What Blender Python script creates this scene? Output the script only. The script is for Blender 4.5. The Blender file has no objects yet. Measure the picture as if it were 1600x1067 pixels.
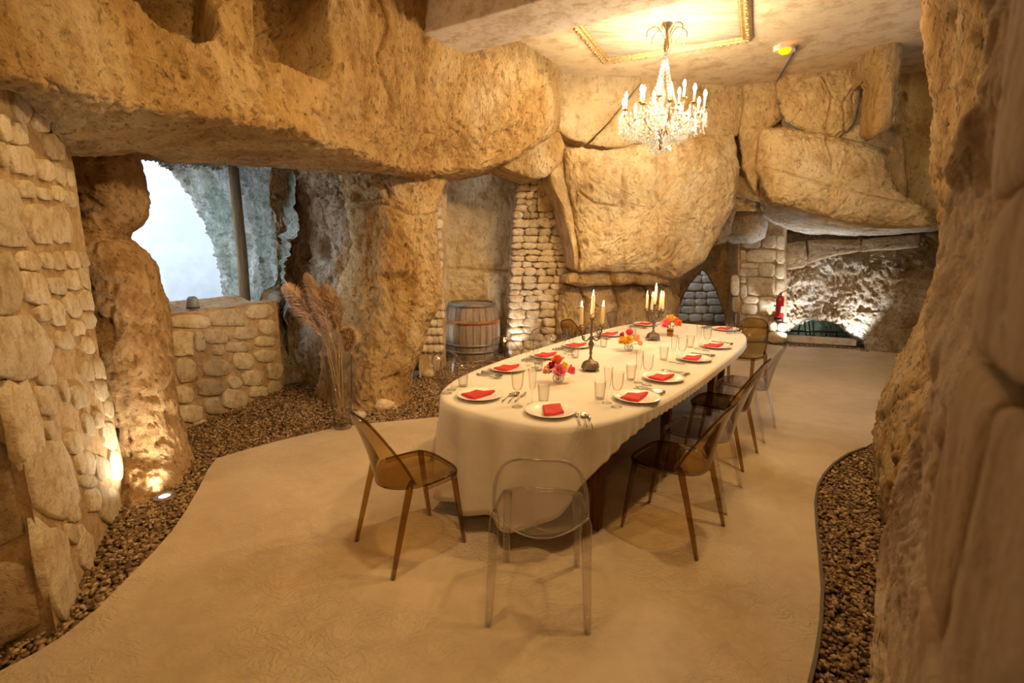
import bpy, math, random
import numpy as np
from mathutils import Vector, Matrix
random.seed(7); rng = np.random.default_rng(7)
S = bpy.context.scene
COL = S.collection
PI = math.pi

# ------------------------------------------------------------------ camera
F, PITCH, CAM_H, ROLL = 778.5, 0.19165, 1.699, -0.00427
cd = bpy.data.cameras.new('camera'); cam = bpy.data.objects.new('camera', cd); COL.objects.link(cam)
cd.sensor_width = 36.0; cd.lens = F / 1600 * 36; cd.clip_start = 0.02; cd.clip_end = 200
cam.matrix_world = Matrix.Translation((0, 0, CAM_H)) @ Matrix.Rotation(PI/2 - PITCH, 4, 'X') @ Matrix.Rotation(-ROLL, 4, 'Z')
cd.dof.use_dof = True; cd.dof.focus_distance = 4.2; cd.dof.aperture_fstop = 3.0
S.camera = cam

# ------------------------------------------------------------------ world: overcast sky, seen only through the cave mouth
w = bpy.data.worlds.new('sky'); S.world = w; w.use_nodes = True
wb = w.node_tree.nodes['Background']; wb.inputs[0].default_value = (0.64, 0.79, 1.0, 1); wb.inputs[1].default_value = 2.8
S.view_settings.view_transform = 'Standard'; S.view_settings.look = 'None'
S.view_settings.gamma = 1.0; S.view_settings.use_curve_mapping = False
S.view_settings.exposure = 0.84
S.cycles.max_bounces = 10; S.cycles.diffuse_bounces = 7; S.cycles.glossy_bounces = 4
S.cycles.transmission_bounces = 8; S.cycles.transparent_max_bounces = 40
S.cycles.sample_clamp_indirect = 4.0; S.cycles.caustics_reflective = False; S.cycles.caustics_refractive = False
WARM = (1.0, 0.63, 0.27); BULB = (1.0, 0.77, 0.48); WHITE = (0.93, 0.96, 1.0); CANDLE = (1.0, 0.5, 0.18)

def light(name, kind, loc, power, color, size=0.05, target=None, angle=None, blend=0.5):
    d = bpy.data.lights.new(name, kind); d.energy = power; d.color = color
    if kind == 'AREA': d.size = size
    else: d.shadow_soft_size = size
    if kind == 'SPOT': d.spot_size = angle or 1.5; d.spot_blend = blend
    o = bpy.data.objects.new(name, d); COL.objects.link(o); o.location = loc
    if target is not None:
        o.rotation_euler = (Vector(target) - Vector(loc)).to_track_quat('-Z', 'Y').to_euler()
    return o
# added unseen fill light behind the camera, no fitting
light('rear_fill_light', 'POINT', (-0.4, -1.6, 3.0), 45, WARM, 0.18)
# unseen fill spotlights added to brighten the cave, above the view (fittings are built with the small things)
FILL_SPOTS = [((2.30, 3.55, 3.60), (-1.6, 5.4, 1.9), 260), ((1.70, 2.85, 3.60), (0.6, 4.0, 0.0), 90), ((-0.55, 2.15, 3.55), (-1.6, 3.6, 1.0), 90), ((1.95, 3.30, 3.60), (2.4, 8.0, 1.2), 160), ((0.30, 1.75, 3.60), (0.6, 2.6, 0.0), 40)]
for a_, b_, p_ in FILL_SPOTS: light('added_ceiling_fill_light', 'SPOT', a_, p_, WARM, 0.07, b_, 2.3, 1.0)

# ------------------------------------------------------------------ helpers: pixel ray -> point in the place
def ray(px, py):
    u = (px - 800) / F; v = (533.5 - py) / F
    c, s = math.cos(-ROLL), math.sin(-ROLL); u, v = c*u - s*v, s*u + c*v
    return np.array([u, math.cos(PITCH) + v*math.sin(PITCH), -math.sin(PITCH) + v*math.cos(PITCH)])
O = np.array([0, 0, CAM_H])
def at(px, py, Y): d = ray(px, py); return O + d*(Y/d[1])
def atz(px, py, z=0.0): d = ray(px, py); return O + d*((z - CAM_H)/d[2])
def atp(px, py, P, n):
    d = ray(px, py); P = np.asarray(P, float); n = np.asarray(n, float); return O + d*(((P - O) @ n)/(d @ n))
def proj(P):
    P = np.asarray(P, float); x, y, z = P[..., 0], P[..., 1], P[..., 2] - CAM_H
    d = y*math.cos(PITCH) - z*math.sin(PITCH); v = y*math.sin(PITCH) + z*math.cos(PITCH); u = x
    c, s = math.cos(ROLL), math.sin(ROLL); u, v = c*u - s*v, s*u + c*v
    d = np.maximum(d, 1e-3)
    return np.stack([800 + F*u/d, 533.5 - F*v/d], -1)

# ------------------------------------------------------------------ helpers: noise, meshes
_perm = np.random.default_rng(3).permutation(256).astype(np.int64); _perm = np.concatenate([_perm, _perm, _perm])
_grad = np.random.default_rng(4).normal(size=(256, 3)); _grad /= np.linalg.norm(_grad, axis=1)[:, None]
def perlin(P):
    P = np.asarray(P, float); i = np.floor(P).astype(np.int64); f = P - i; i &= 255
    u = f*f*f*(f*(f*6 - 15) + 10); r = 0
    for dx in (0, 1):
        for dy in (0, 1):
            for dz in (0, 1):
                h = _perm[_perm[_perm[i[:, 0] + dx] + i[:, 1] + dy] + i[:, 2] + dz]
                g = (_grad[h]*(f - np.array([dx, dy, dz]))).sum(1)
                r = r + g*(u[:, 0] if dx else 1 - u[:, 0])*(u[:, 1] if dy else 1 - u[:, 1])*(u[:, 2] if dz else 1 - u[:, 2])
    return r*1.5
def fbm(P, n=4, ridge=False):
    a, t, r = 1.0, 0, 0
    for k in range(n):
        q = perlin(P*2.03**k + 17.3*k); q = (1 - 2*np.abs(q)) if ridge else q
        r = r + a*q; t += a; a *= 0.5
    return r/t
def link(o, parent=None):
    COL.objects.link(o)
    if parent is not None: o.parent = parent
    return o
def mesh(name, V, Fc, mat, parent=None, smooth=True, mats=None, mi=None):
    me = bpy.data.meshes.new(name)
    V = np.asarray(V, np.float32).reshape(-1, 3)
    if isinstance(Fc, np.ndarray):
        n = Fc.shape[1]
        me.vertices.add(len(V)); me.vertices.foreach_set('co', V.ravel())
        me.loops.add(Fc.size); me.loops.foreach_set('vertex_index', Fc.astype(np.int32).ravel())
        me.polygons.add(len(Fc)); me.polygons.foreach_set('loop_start', np.arange(0, Fc.size, n, dtype=np.int32))
        me.polygons.foreach_set('loop_total', np.full(len(Fc), n, np.int32)); me.update(calc_edges=True); me.validate()
    else:
        me.from_pydata([tuple(v) for v in V.tolist()], [], [tuple(q) for q in Fc])
    if smooth: me.polygons.foreach_set('use_smooth', np.ones(len(me.polygons), bool))
    for m in (mats or [mat]): me.materials.append(m)
    if mi is not None: me.polygons.foreach_set('material_index', np.asarray(mi, np.int32))
    me.update()
    return link(bpy.data.objects.new(name, me), parent)
def tag(o, label=None, cat=None, group=None, kind=None):
    if label: o['label'] = label
    if cat: o['category'] = cat
    if group: o['group'] = group
    if kind: o['kind'] = kind
    return o
def empty(name, loc=(0, 0, 0), rz=0.0, parent=None):
    o = bpy.data.objects.new(name, None); o.empty_display_size = 0.05; o.location = loc; o.rotation_euler = (0, 0, rz)
    return link(o, parent)
def copy_tree(o, parent=None):
    c = o.copy(); COL.objects.link(c); c.parent = parent
    for ch in [k for k in bpy.data.objects if k.parent == o]: copy_tree(ch, c)
    return c
class MB:
    """collects simple solids, built as one mesh object"""
    def __init__(s): s.v = []; s.f = []
    def add(s, V, Fc):
        b = len(s.v); s.v += [tuple(map(float, q)) for q in V]; s.f += [tuple(i + b for i in q) for q in Fc]; return s
    def box(s, c, d, rot=None):
        x, y, z = (q/2 for q in d); V = np.array([(a, b, e) for a in (-x, x) for b in (-y, y) for e in (-z, z)])
        if rot is not None: V = V @ np.array(Matrix.Rotation(rot, 3, 'Z')).T
        return s.add(V + np.array(c), [(0, 1, 3, 2), (4, 6, 7, 5), (0, 4, 5, 1), (2, 3, 7, 6), (0, 2, 6, 4), (1, 5, 7, 3)])
    def lathe(s, prof, c=(0, 0, 0), n=24, sy=1.0, close=False):
        V = []; Fc = []; m = len(prof)
        for r, z in prof:
            for k in range(n):
                a = 2*PI*k/n; V.append((c[0] + r*math.cos(a), c[1] + r*sy*math.sin(a), c[2] + z))
        for i in range(m - 1):
            for k in range(n):
                Fc.append((i*n + k, i*n + (k + 1) % n, (i + 1)*n + (k + 1) % n, (i + 1)*n + k))
        if prof[0][0] > 1e-5 and not close: Fc.append(tuple(range(n))[::-1])
        if prof[-1][0] > 1e-5 and not close: Fc.append(tuple((m - 1)*n + k for k in range(n)))
        return s.add(V, Fc)
    def tube(s, pts, r, n=8, cap=True, flat=1.0):
        pts = [Vector(q) for q in pts]; R = r if isinstance(r, (list, tuple)) else [r]*len(pts); V = []; Fc = []
        up = Vector((0, 0, 1)); prev = None
        for i, q in enumerate(pts):
            t = (pts[min(i + 1, len(pts) - 1)] - pts[max(i - 1, 0)]).normalized()
            a = prev if prev is not None else (up if abs(t.z) < 0.9 else Vector((1, 0, 0)))
            a = (a - t*a.dot(t)).normalized(); prev = a; b = t.cross(a)
            for k in range(n):
                th = 2*PI*k/n; V.append(q + a*(R[i]*math.cos(th)) + b*(R[i]*flat*math.sin(th)))
        for i in range(len(pts) - 1):
            for k in range(n): Fc.append((i*n + k, i*n + (k + 1) % n, (i + 1)*n + (k + 1) % n, (i + 1)*n + k))
        if cap: Fc.append(tuple(range(n))[::-1]); Fc.append(tuple((len(pts) - 1)*n + k for k in range(n)))
        return s.add(V, Fc)
    def ball(s, c, r, n=8, sz=1.0):
        m = max(4, n//2 + 1)
        return s.lathe([(max(1e-6, r*math.sin(PI*i/m)), -r*sz*math.cos(PI*i/m)) for i in range(m + 1)], c, n, close=True)
    def build(s, name, mat, parent=None, smooth=True): return mesh(name, s.v, s.f, mat, parent, smooth)
def catmull(P, n):
    """P: (k, ..., 3) control rows -> (n, ..., 3)"""
    P = np.asarray(P, float); k = len(P); Q = np.concatenate([[2*P[0] - P[1]], P, [2*P[-1] - P[-2]]])
    t = np.linspace(0, k - 1, n); i = np.minimum(t.astype(int), k - 2); f = (t - i).reshape((-1,) + (1,)*(P.ndim - 1))
    a, b, c, d = Q[i], Q[i + 1], Q[i + 2], Q[i + 3]
    return 0.5*(2*b + (c - a)*f + (2*a - 5*b + 4*c - d)*f*f + (3*b - a - 3*c + d)*f**3)
def grid_faces(n, m, wrap=False):
    i, j = np.meshgrid(np.arange(n - 1), np.arange(m if wrap else m - 1), indexing='ij'); j2 = (j + 1) % m
    return np.stack([i*m + j, i*m + j2, (i + 1)*m + j2, (i + 1)*m + j], -1).reshape(-1, 4)
def normals(G, wrap=False):
    if wrap: dv = np.roll(G, -1, 1) - np.roll(G, 1, 1)
    else: dv = np.gradient(G, axis=1)
    du = np.gradient(G, axis=0); n = np.cross(du, dv); l = np.linalg.norm(n, axis=-1, keepdims=True); return n/np.maximum(l, 1e-9)
def rough(P, amp, sc=1.0, zs=1.0, seed=0.0):
    """rock relief: big swells, ledges, chisel-like ridges"""
    q = P*np.array([1, 1, zs])*sc + seed
    w_ = q + 0.25*np.stack([perlin(q*1.7 + 31), perlin(q*1.7 + 57), perlin(q*1.7 + 83)], -1)
    pit = sstep(fbm(w_*6 + 3, 2), 0.12, 0.42)
    return amp*(0.85*fbm(q*1.1, 3) + 0.42*fbm(w_*3.1 + 5, 3, True) - 0.2 + 0.34*fbm(w_*10 + 9, 3, True) + 0.16*fbm(q*26 + 2, 2) - 0.45*pit)
def loft(name, rows, nu, nv, mat, amp=0.06, sc=1.0, zs=1.0, seed=0.0, sculpt=None, parent=None, toward=None, edge_fade=None):
    """rows of 3-D control points -> smooth surface, displaced as rough rock"""
    G = catmull(np.asarray(rows, float), nu); G = np.swapaxes(catmull(np.swapaxes(G, 0, 1), nv), 0, 1)
    N = normals(G)
    view = np.array([0.3, 3.5, 1.7]) if toward is None else np.asarray(toward, float)
    flip = ((view - G)*N).sum() < 0
    if flip: N = -N
    P = G.reshape(-1, 3); Nn = N.reshape(-1, 3); h = rough(P, amp, sc, zs, seed)
    if edge_fade is not None: h = h*edge_fade(nu, nv).ravel()
    if sculpt is not None: h = h + sculpt(P, Nn)
    P = P + Nn*h[:, None]
    Fc = grid_faces(nu, nv)
    if flip: Fc = Fc[:, ::-1]
    return mesh(name, P, Fc, mat, parent)
def in_poly_dist(pts, poly):
    """signed distance (inside positive) of 2-D points to a polygon"""
    poly = np.asarray(poly, float); x, y = pts[:, 0], pts[:, 1]; ins = np.zeros(len(pts), bool); dmin = np.full(len(pts), 1e9)
    for i in range(len(poly)):
        a, b = poly[i], poly[(i + 1) % len(poly)]
        c = ((a[1] > y) != (b[1] > y)) & (x < (b[0] - a[0])*(y - a[1])/(b[1] - a[1] + 1e-12) + a[0]); ins ^= c
        ab = b - a; t = np.clip(((pts - a) @ ab)/(ab @ ab + 1e-12), 0, 1); dmin = np.minimum(dmin, np.linalg.norm(pts - a - t[:, None]*ab, axis=1))
    return np.where(ins, dmin, -dmin)
def sstep(x, a, b): t = np.clip((x - a)/(b - a), 0, 1); return t*t*(3 - 2*t)
def smooth_closed(poly, n):
    P = np.asarray(poly, float); k = len(P); t = np.linspace(0, k, n, endpoint=False); i = t.astype(int); f = (t - i)[:, None]
    a, b, c, d = P[(i - 1) % k], P[i % k], P[(i + 1) % k], P[(i + 2) % k]
    cr = 0.5*(2*b + (c - a)*f + (2*a - 5*b + 4*c - d)*f*f + (3*b - a - 3*c + d)*f**3); ln = b + (c - b)*f
    return 0.85*ln + 0.15*cr
def slab(name, poly3, nrm, mat, dome=0.12, thick=0.3, n=120, k=22, amp=0.03, sc=1.6, zs=1.0, seed=0.0, p=3.0, tilt=None, parent=None, cracks=()):
    """a boulder: outline lying on a plane, rounded front swelling towards nrm, body going back behind it"""
    B = smooth_closed(poly3, n); B = B.mean(0) + (B - B.mean(0))*1.012; nrm = np.asarray(nrm, float); nrm = nrm/np.linalg.norm(nrm); C = B.mean(0)
    rows = []; 
    for t in (1.0, 0.45): rows.append(B - nrm*thick*t)
    ss = np.concatenate([np.cos(np.linspace(0, PI/2, k))**0.75])
    for s_ in ss:
        hgt = dome*(1 - s_**p)**(1/2.0)
        rows.append(C + (B - C)*max(s_, 1e-4) + nrm*hgt)
    G = np.array(rows)
    if tilt is not None: G = G + nrm*(((G - C) @ np.asarray(tilt))[..., None])
    N = normals(G, True); P = G.reshape(-1, 3); Nn = N.reshape(-1, 3)
    if (Nn[-3*n:] @ nrm).mean() < 0: Nn = -Nn; 
    h = rough(P, amp, sc, zs, seed)
    if cracks:
        q = proj(P)
        for pl_ in cracks:
            pl_ = np.asarray(pl_, float); dm = np.full(len(q), 1e9)
            for a_, b_ in zip(pl_[:-1], pl_[1:]):
                ab = b_ - a_; t_ = np.clip(((q - a_) @ ab)/(ab @ ab), 0, 1); dm = np.minimum(dm, np.linalg.norm(q - a_ - t_[:, None]*ab, axis=1))
            h = h - 0.035*(1 - sstep(dm + 1.2*perlin(P*9), 0.5, 2.6))
    P = P + Nn*h[:, None]
    P = P.reshape(G.shape); P[-1] = P[-1].mean(0); P = P.reshape(-1, 3)
    Fc = grid_faces(len(rows), n, True)
    v = np.cross(P[Fc[-1][1]] - P[Fc[-1][0]], P[Fc[-1][3]] - P[Fc[-1][0]])
    a, b, c, d = (P[Fc[len(Fc)//2 + 5][q]] for q in range(4))
    if np.cross(c - a, d - b) @ (Nn[Fc[len(Fc)//2 + 5][0]]) < 0: Fc = Fc[:, ::-1]
    return mesh(name, P, Fc, mat, parent)

# ------------------------------------------------------------------ materials
def nodes(name):
    m = bpy.data.materials.new(name); m.use_nodes = True; t = m.node_tree
    return m, t, t.nodes['Principled BSDF'], t.nodes, t.links
def ramp(N, stops):
    r = N.new('ShaderNodeValToRGB'); e = r.color_ramp.elements
    while len(e) < len(stops): e.new(0.5)
    for q, (p_, c) in zip(e, stops): q.position = p_; q.color = (*c, 1) if len(c) == 3 else c
    return r
def noise(N, L, vec, scale, detail=6, rough_=0.6, dist=0.0):
    n = N.new('ShaderNodeTexNoise'); n.inputs['Scale'].default_value = scale; n.inputs['Detail'].default_value = detail
    n.inputs['Roughness'].default_value = rough_; n.inputs['Distortion'].default_value = dist
    L.new(vec, n.inputs['Vector']); return n.outputs['Fac']
def mixc(N, L, fac, a, b, mode='MIX'):
    m = N.new('ShaderNodeMix'); m.data_type = 'RGBA'; m.blend_type = mode
    for sock, v in ((m.inputs[0], fac), (m.inputs[6], a), (m.inputs[7], b)):
        if isinstance(v, (int, float)): sock.default_value = v
        elif isinstance(v, tuple): sock.default_value = (*v, 1)
        else: L.new(v, sock)
    return m.outputs[2]
def mth(N, L, op, a, b=0.0):
    m = N.new('ShaderNodeMath'); m.operation = op
    for k, v in ((0, a), (1, b)):
        if isinstance(v, (int, float)): m.inputs[k].default_value = v
        else: L.new(v, m.inputs[k])
    return m.outputs[0]
def mat_rock(name, light_, mid, dark, scale=1.0, stretch=(1, 1, 1), bump=0.7, pits=0.6, streak=0.0, moss=None, vary=0.0, stain=(0.36, 0.24, 0.12), stain_amt=0.38):
    m, t, B, N, L = nodes(name)
    tc = N.new('ShaderNodeTexCoord'); mp = N.new('ShaderNodeMapping'); mp.inputs['Scale'].default_value = stretch
    L.new(tc.outputs['Object'], mp.inputs['Vector']); v = mp.outputs['Vector']
    if vary:
        oi = N.new('ShaderNodeObjectInfo'); ad = N.new('ShaderNodeVectorMath'); ad.operation = 'ADD'
        mu = mth(N, L, 'MULTIPLY', oi.outputs['Random'], 40.0); cb = N.new('ShaderNodeCombineXYZ'); L.new(mu, cb.inputs[0]); L.new(mu, cb.inputs[2])
        L.new(v, ad.inputs[0]); L.new(cb.outputs[0], ad.inputs[1]); v = ad.outputs[0]
    n1 = noise(N, L, v, 1.3*scale, 9, 0.62, 0.4)
    r1 = ramp(N, [(0.30, dark), (0.48, mid), (0.66, light_)]); L.new(n1, r1.inputs[0])
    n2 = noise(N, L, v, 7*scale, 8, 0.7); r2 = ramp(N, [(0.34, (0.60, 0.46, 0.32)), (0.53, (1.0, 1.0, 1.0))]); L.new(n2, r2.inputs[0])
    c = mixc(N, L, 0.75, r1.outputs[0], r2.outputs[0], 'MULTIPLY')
    n3 = noise(N, L, v, 0.55*scale, 5, 0.55, 0.8); r3 = ramp(N, [(0.52, (0, 0, 0)), (0.68, (1, 1, 1))]); L.new(n3, r3.inputs[0])
    f3 = mth(N, L, 'MULTIPLY', r3.outputs[0], stain_amt); c = mixc(N, L, f3, c, stain)
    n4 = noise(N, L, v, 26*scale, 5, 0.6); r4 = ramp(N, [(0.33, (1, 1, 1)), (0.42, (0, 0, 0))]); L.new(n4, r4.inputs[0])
    f4 = mth(N, L, 'MULTIPLY', r4.outputs[0], pits); c = mixc(N, L, f4, c, tuple(q*0.42 for q in dark))  # pits also take a darker colour, cavity shade painted into the surface
    if moss:
        n5 = noise(N, L, v, 1.1, 5, 0.6); r5 = ramp(N, [(0.42, (0, 0, 0)), (0.6, (1, 1, 1))]); L.new(n5, r5.inputs[0])
        c = mixc(N, L, mth(N, L, 'MULTIPLY', r5.outputs[0], 0.5), c, moss)
    if vary:
        rv = ramp(N, [(0.0, (1 - vary,)*3), (1.0, (1.0, 1.0, 1.0))]); L.new(oi.outputs['Random'], rv.inputs[0]); c = mixc(N, L, 1.0, c, rv.outputs[0], 'MULTIPLY')
    L.new(c, B.inputs['Base Color']); B.inputs['Roughness'].default_value = 0.92; B.inputs['Specular IOR Level'].default_value = 0.15
    b1 = noise(N, L, v, 5*scale, 10, 0.68, 0.3); b2 = noise(N, L, v, 22*scale, 8, 0.7)
    h = mth(N, L, 'ADD', mth(N, L, 'MULTIPLY', b1, 1.0), mth(N, L, 'MULTIPLY', b2, 0.35))
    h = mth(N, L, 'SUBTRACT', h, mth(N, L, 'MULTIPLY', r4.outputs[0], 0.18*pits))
    bp = N.new('ShaderNodeBump'); bp.inputs['Strength'].default_value = bump; bp.inputs['Distance'].default_value = 0.16/scale
    L.new(h, bp.inputs['Height']); L.new(bp.outputs[0], B.inputs['Normal'])
    return m
def mat_plain(name, col, rough_=0.6, metal=0.0, spec=0.5, bump=None, var=None, coat=0.0):
    m, t, B, N, L = nodes(name); B.inputs['Base Color'].default_value = (*col, 1); B.inputs['Roughness'].default_value = rough_
    B.inputs['Metallic'].default_value = metal; B.inputs['Specular IOR Level'].default_value = spec; B.inputs['Coat Weight'].default_value = coat
    tc = N.new('ShaderNodeTexCoord')
    sc, amt = var or (30, 0.12); n = noise(N, L, tc.outputs['Object'], sc, 5, 0.6)
    r = ramp(N, [(0.3, tuple(q*(1 - amt) for q in col)), (0.7, tuple(min(1, q*(1 + amt)) for q in col))]); L.new(n, r.inputs[0]); L.new(r.outputs[0], B.inputs['Base Color'])
    if bump:
        bs, bst = bump; nb = noise(N, L, tc.outputs['Object'], bs, 5, 0.6); bp = N.new('ShaderNodeBump'); bp.inputs['Strength'].default_value = bst
        bp.inputs['Distance'].default_value = 0.01; L.new(nb, bp.inputs['Height']); L.new(bp.outputs[0], B.inputs['Normal'])
    return m
def mat_emit(name, col, strength):
    m, t, B, N, L = nodes(name); B.inputs['Base Color'].default_value = (*col, 1); B.inputs['Emission Color'].default_value = (*col, 1)
    B.inputs['Emission Strength'].default_value = strength; return m
def mat_clear(name, tint, edge, gloss=1.0, rough_=0.02, ior=1.5):
    """clear moulded plastic or glass: tinted see-through walls, thicker look towards the rims, Fresnel shine"""
    m, t, B, N, L = nodes(name); N.remove(B)
    tr = N.new('ShaderNodeBsdfTransparent'); gl = N.new('ShaderNodeBsdfGlossy'); gl.inputs['Roughness'].default_value = rough_
    lw = N.new('ShaderNodeLayerWeight'); lw.inputs['Blend'].default_value = 0.35
    r = ramp(N, [(0.25, tint), (0.95, edge)]); L.new(lw.outputs['Facing'], r.inputs[0]); L.new(r.outputs[0], tr.inputs['Color'])
    l2 = N.new('ShaderNodeLayerWeight'); l2.inputs['Blend'].default_value = 0.5; f0 = ((ior - 1)/(ior + 1))**2*0.75
    sch = mth(N, L, 'ADD', mth(N, L, 'MULTIPLY', mth(N, L, 'POWER', l2.outputs['Facing'], 5.0), 0.7 - f0), f0)
    mx = N.new('ShaderNodeMixShader'); L.new(mth(N, L, 'MINIMUM', mth(N, L, 'MULTIPLY', sch, gloss), 0.9), mx.inputs[0]); L.new(tr.outputs[0], mx.inputs[1]); L.new(gl.outputs[0], mx.inputs[2])
    L.new(mx.outputs[0], N['Material Output'].inputs['Surface']); return m
M = {}
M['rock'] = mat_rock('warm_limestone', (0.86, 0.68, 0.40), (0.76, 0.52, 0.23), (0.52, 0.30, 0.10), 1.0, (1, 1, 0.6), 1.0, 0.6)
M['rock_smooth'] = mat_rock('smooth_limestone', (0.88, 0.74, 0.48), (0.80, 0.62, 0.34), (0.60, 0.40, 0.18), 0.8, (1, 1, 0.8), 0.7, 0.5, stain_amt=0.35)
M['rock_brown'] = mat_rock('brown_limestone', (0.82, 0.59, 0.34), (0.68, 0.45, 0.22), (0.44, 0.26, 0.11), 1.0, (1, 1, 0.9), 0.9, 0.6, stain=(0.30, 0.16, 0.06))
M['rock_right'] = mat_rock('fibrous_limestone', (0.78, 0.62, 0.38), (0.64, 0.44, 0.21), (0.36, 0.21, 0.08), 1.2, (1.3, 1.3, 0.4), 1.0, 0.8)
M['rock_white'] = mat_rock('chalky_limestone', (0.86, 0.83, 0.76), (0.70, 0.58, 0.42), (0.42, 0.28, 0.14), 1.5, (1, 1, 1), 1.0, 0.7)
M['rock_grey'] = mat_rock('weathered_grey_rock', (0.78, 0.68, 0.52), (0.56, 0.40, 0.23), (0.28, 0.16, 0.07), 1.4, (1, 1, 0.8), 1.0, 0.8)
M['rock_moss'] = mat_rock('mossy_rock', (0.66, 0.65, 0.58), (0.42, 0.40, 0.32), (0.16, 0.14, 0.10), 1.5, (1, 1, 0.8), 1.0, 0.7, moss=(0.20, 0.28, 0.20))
M['cliff'] = None
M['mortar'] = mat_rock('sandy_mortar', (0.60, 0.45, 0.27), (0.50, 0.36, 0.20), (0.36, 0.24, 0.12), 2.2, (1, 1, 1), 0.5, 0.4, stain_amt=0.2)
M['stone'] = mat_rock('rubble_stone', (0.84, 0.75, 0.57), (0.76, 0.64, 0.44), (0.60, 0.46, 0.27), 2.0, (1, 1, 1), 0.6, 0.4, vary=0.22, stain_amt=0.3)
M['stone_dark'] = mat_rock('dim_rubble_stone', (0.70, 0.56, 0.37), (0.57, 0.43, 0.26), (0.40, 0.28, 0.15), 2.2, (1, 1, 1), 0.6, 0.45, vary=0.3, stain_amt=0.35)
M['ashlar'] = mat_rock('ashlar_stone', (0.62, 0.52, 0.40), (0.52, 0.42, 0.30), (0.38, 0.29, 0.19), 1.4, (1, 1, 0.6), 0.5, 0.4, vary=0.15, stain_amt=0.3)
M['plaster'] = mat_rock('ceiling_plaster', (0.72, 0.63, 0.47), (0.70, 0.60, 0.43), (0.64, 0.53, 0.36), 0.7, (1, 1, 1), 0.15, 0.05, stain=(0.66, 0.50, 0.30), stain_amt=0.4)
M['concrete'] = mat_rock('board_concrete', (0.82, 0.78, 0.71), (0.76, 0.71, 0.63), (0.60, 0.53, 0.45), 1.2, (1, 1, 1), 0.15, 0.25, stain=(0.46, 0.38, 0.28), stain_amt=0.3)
# ================================================================== THE CAVE
def A3(*q): return [np.array(at(*k)) for k in q]
def st(o, label=None):
    o['kind'] = 'structure'
    if label: o['label'] = label
    return o
# ---- floor
def mat_floor():
    m, t, B, N, L = nodes('trowelled_screed'); tc = N.new('ShaderNodeTexCoord'); v = tc.outputs['Object']
    n1 = noise(N, L, v, 0.8, 7, 0.6, 0.6); r = ramp(N, [(0.3, (0.40, 0.31, 0.20)), (0.5, (0.50, 0.40, 0.27)), (0.7, (0.60, 0.49, 0.34))]); L.new(n1, r.inputs[0])
    n2 = noise(N, L, v, 9, 6, 0.65); r2 = ramp(N, [(0.3, (0.86, 0.85, 0.84)), (0.65, (1, 1, 1))]); L.new(n2, r2.inputs[0])
    c = mixc(N, L, 0.8, r.outputs[0], r2.outputs[0], 'MULTIPLY')
    n3 = noise(N, L, v, 17, 2, 0.4); r3 = ramp(N, [(0.20, (1, 1, 1)), (0.225, (0, 0, 0))]); L.new(n3, r3.inputs[0]); c = mixc(N, L, mth(N, L, 'MULTIPLY', r3.outputs[0], 0.6), c, (0.16, 0.10, 0.05))
    # swirls left by the trowel: distorted wave
    wv = N.new('ShaderNodeTexWave'); wv.wave_type = 'RINGS'; wv.inputs['Scale'].default_value = 7.0; wv.inputs['Distortion'].default_value = 22; wv.inputs['Detail'].default_value = 4; wv.inputs['Detail Scale'].default_value = 1.3
    L.new(v, wv.inputs['Vector']); fine = noise(N, L, v, 45, 4, 0.6)
    msk = noise(N, L, v, 1.4, 3, 0.5); rm = ramp(N, [(0.42, (0, 0, 0)), (0.6, (1, 1, 1))]); L.new(msk, rm.inputs[0])
    h = mth(N, L, 'ADD', mth(N, L, 'MULTIPLY', mth(N, L, 'MULTIPLY', wv.outputs['Fac'], rm.outputs[0]), 0.5), mth(N, L, 'MULTIPLY', fine, 0.18))
    bp = N.new('ShaderNodeBump'); bp.inputs['Strength'].default_value = 0.5; bp.inputs['Distance'].default_value = 0.02; L.new(h, bp.inputs['Height']); L.new(bp.outputs[0], B.inputs['Normal'])
    L.new(c, B.inputs['Base Color']); B.inputs['Roughness'].default_value = 0.55; B.inputs['Specular IOR Level'].default_value = 0.35
    return m
M['floor'] = mat_floor()
left_edge = [(-5.0, -0.6), (-3.3, 0.7)] + [tuple(atz(*q)[:2]) for q in [(0, 1048), (55, 1020), (100, 992), (150, 952), (200, 902), (240, 862), (270, 828), (292, 795), (312, 760), (325, 733), (338, 716), (385, 702), (430, 690), (475, 679), (520, 669), (560, 663), (600, 659), (645, 655), (690, 651)]] + [(-0.42, 5.5), (-0.1, 6.4), (0.25, 7.0), (0.8, 7.5), (2.2, 7.9), (4.4, 8.75)]
right_edge = [tuple(atz(*q)[:2]) for q in [(1352, 699), (1325, 709), (1303, 724), (1287, 742), (1278, 760), (1274, 785), (1276, 820), (1281, 870), (1285, 920), (1283, 970), (1275, 1025), (1265, 1067)]] + [(0.95, 1.1), (0.8, 0.4), (0.8, -3.6)]
back_edge = [tuple(atz(*q)[:2]) for q in [(1228, 541), (1290, 543), (1350, 547), (1385, 550)]] + [(8.5, 6.8), (8.5, 4.6), (3.5, 4.4)]
floor_poly = left_edge + back_edge + right_edge + [(-5.0, -3.6)]
n = len(floor_poly)
V = [(x, y, 0.0) for x, y in floor_poly] + [(x, y, -0.08) for x, y in floor_poly]
fl = mesh('floor', V, [tuple(range(n))[::-1]] + [(i, i + n, (i + 1) % n + n, (i + 1) % n) for i in range(n)], M['floor'], smooth=False)
if sum((floor_poly[i][0]*floor_poly[(i+1) % n][1] - floor_poly[(i+1) % n][0]*floor_poly[i][1]) for i in range(n)) > 0: fl.data.flip_normals()
st(fl, 'trowelled beige screed floor')
M['soil'] = mat_plain('dark_soil', (0.13, 0.09, 0.05), 0.95, var=(20, 0.4))
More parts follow.
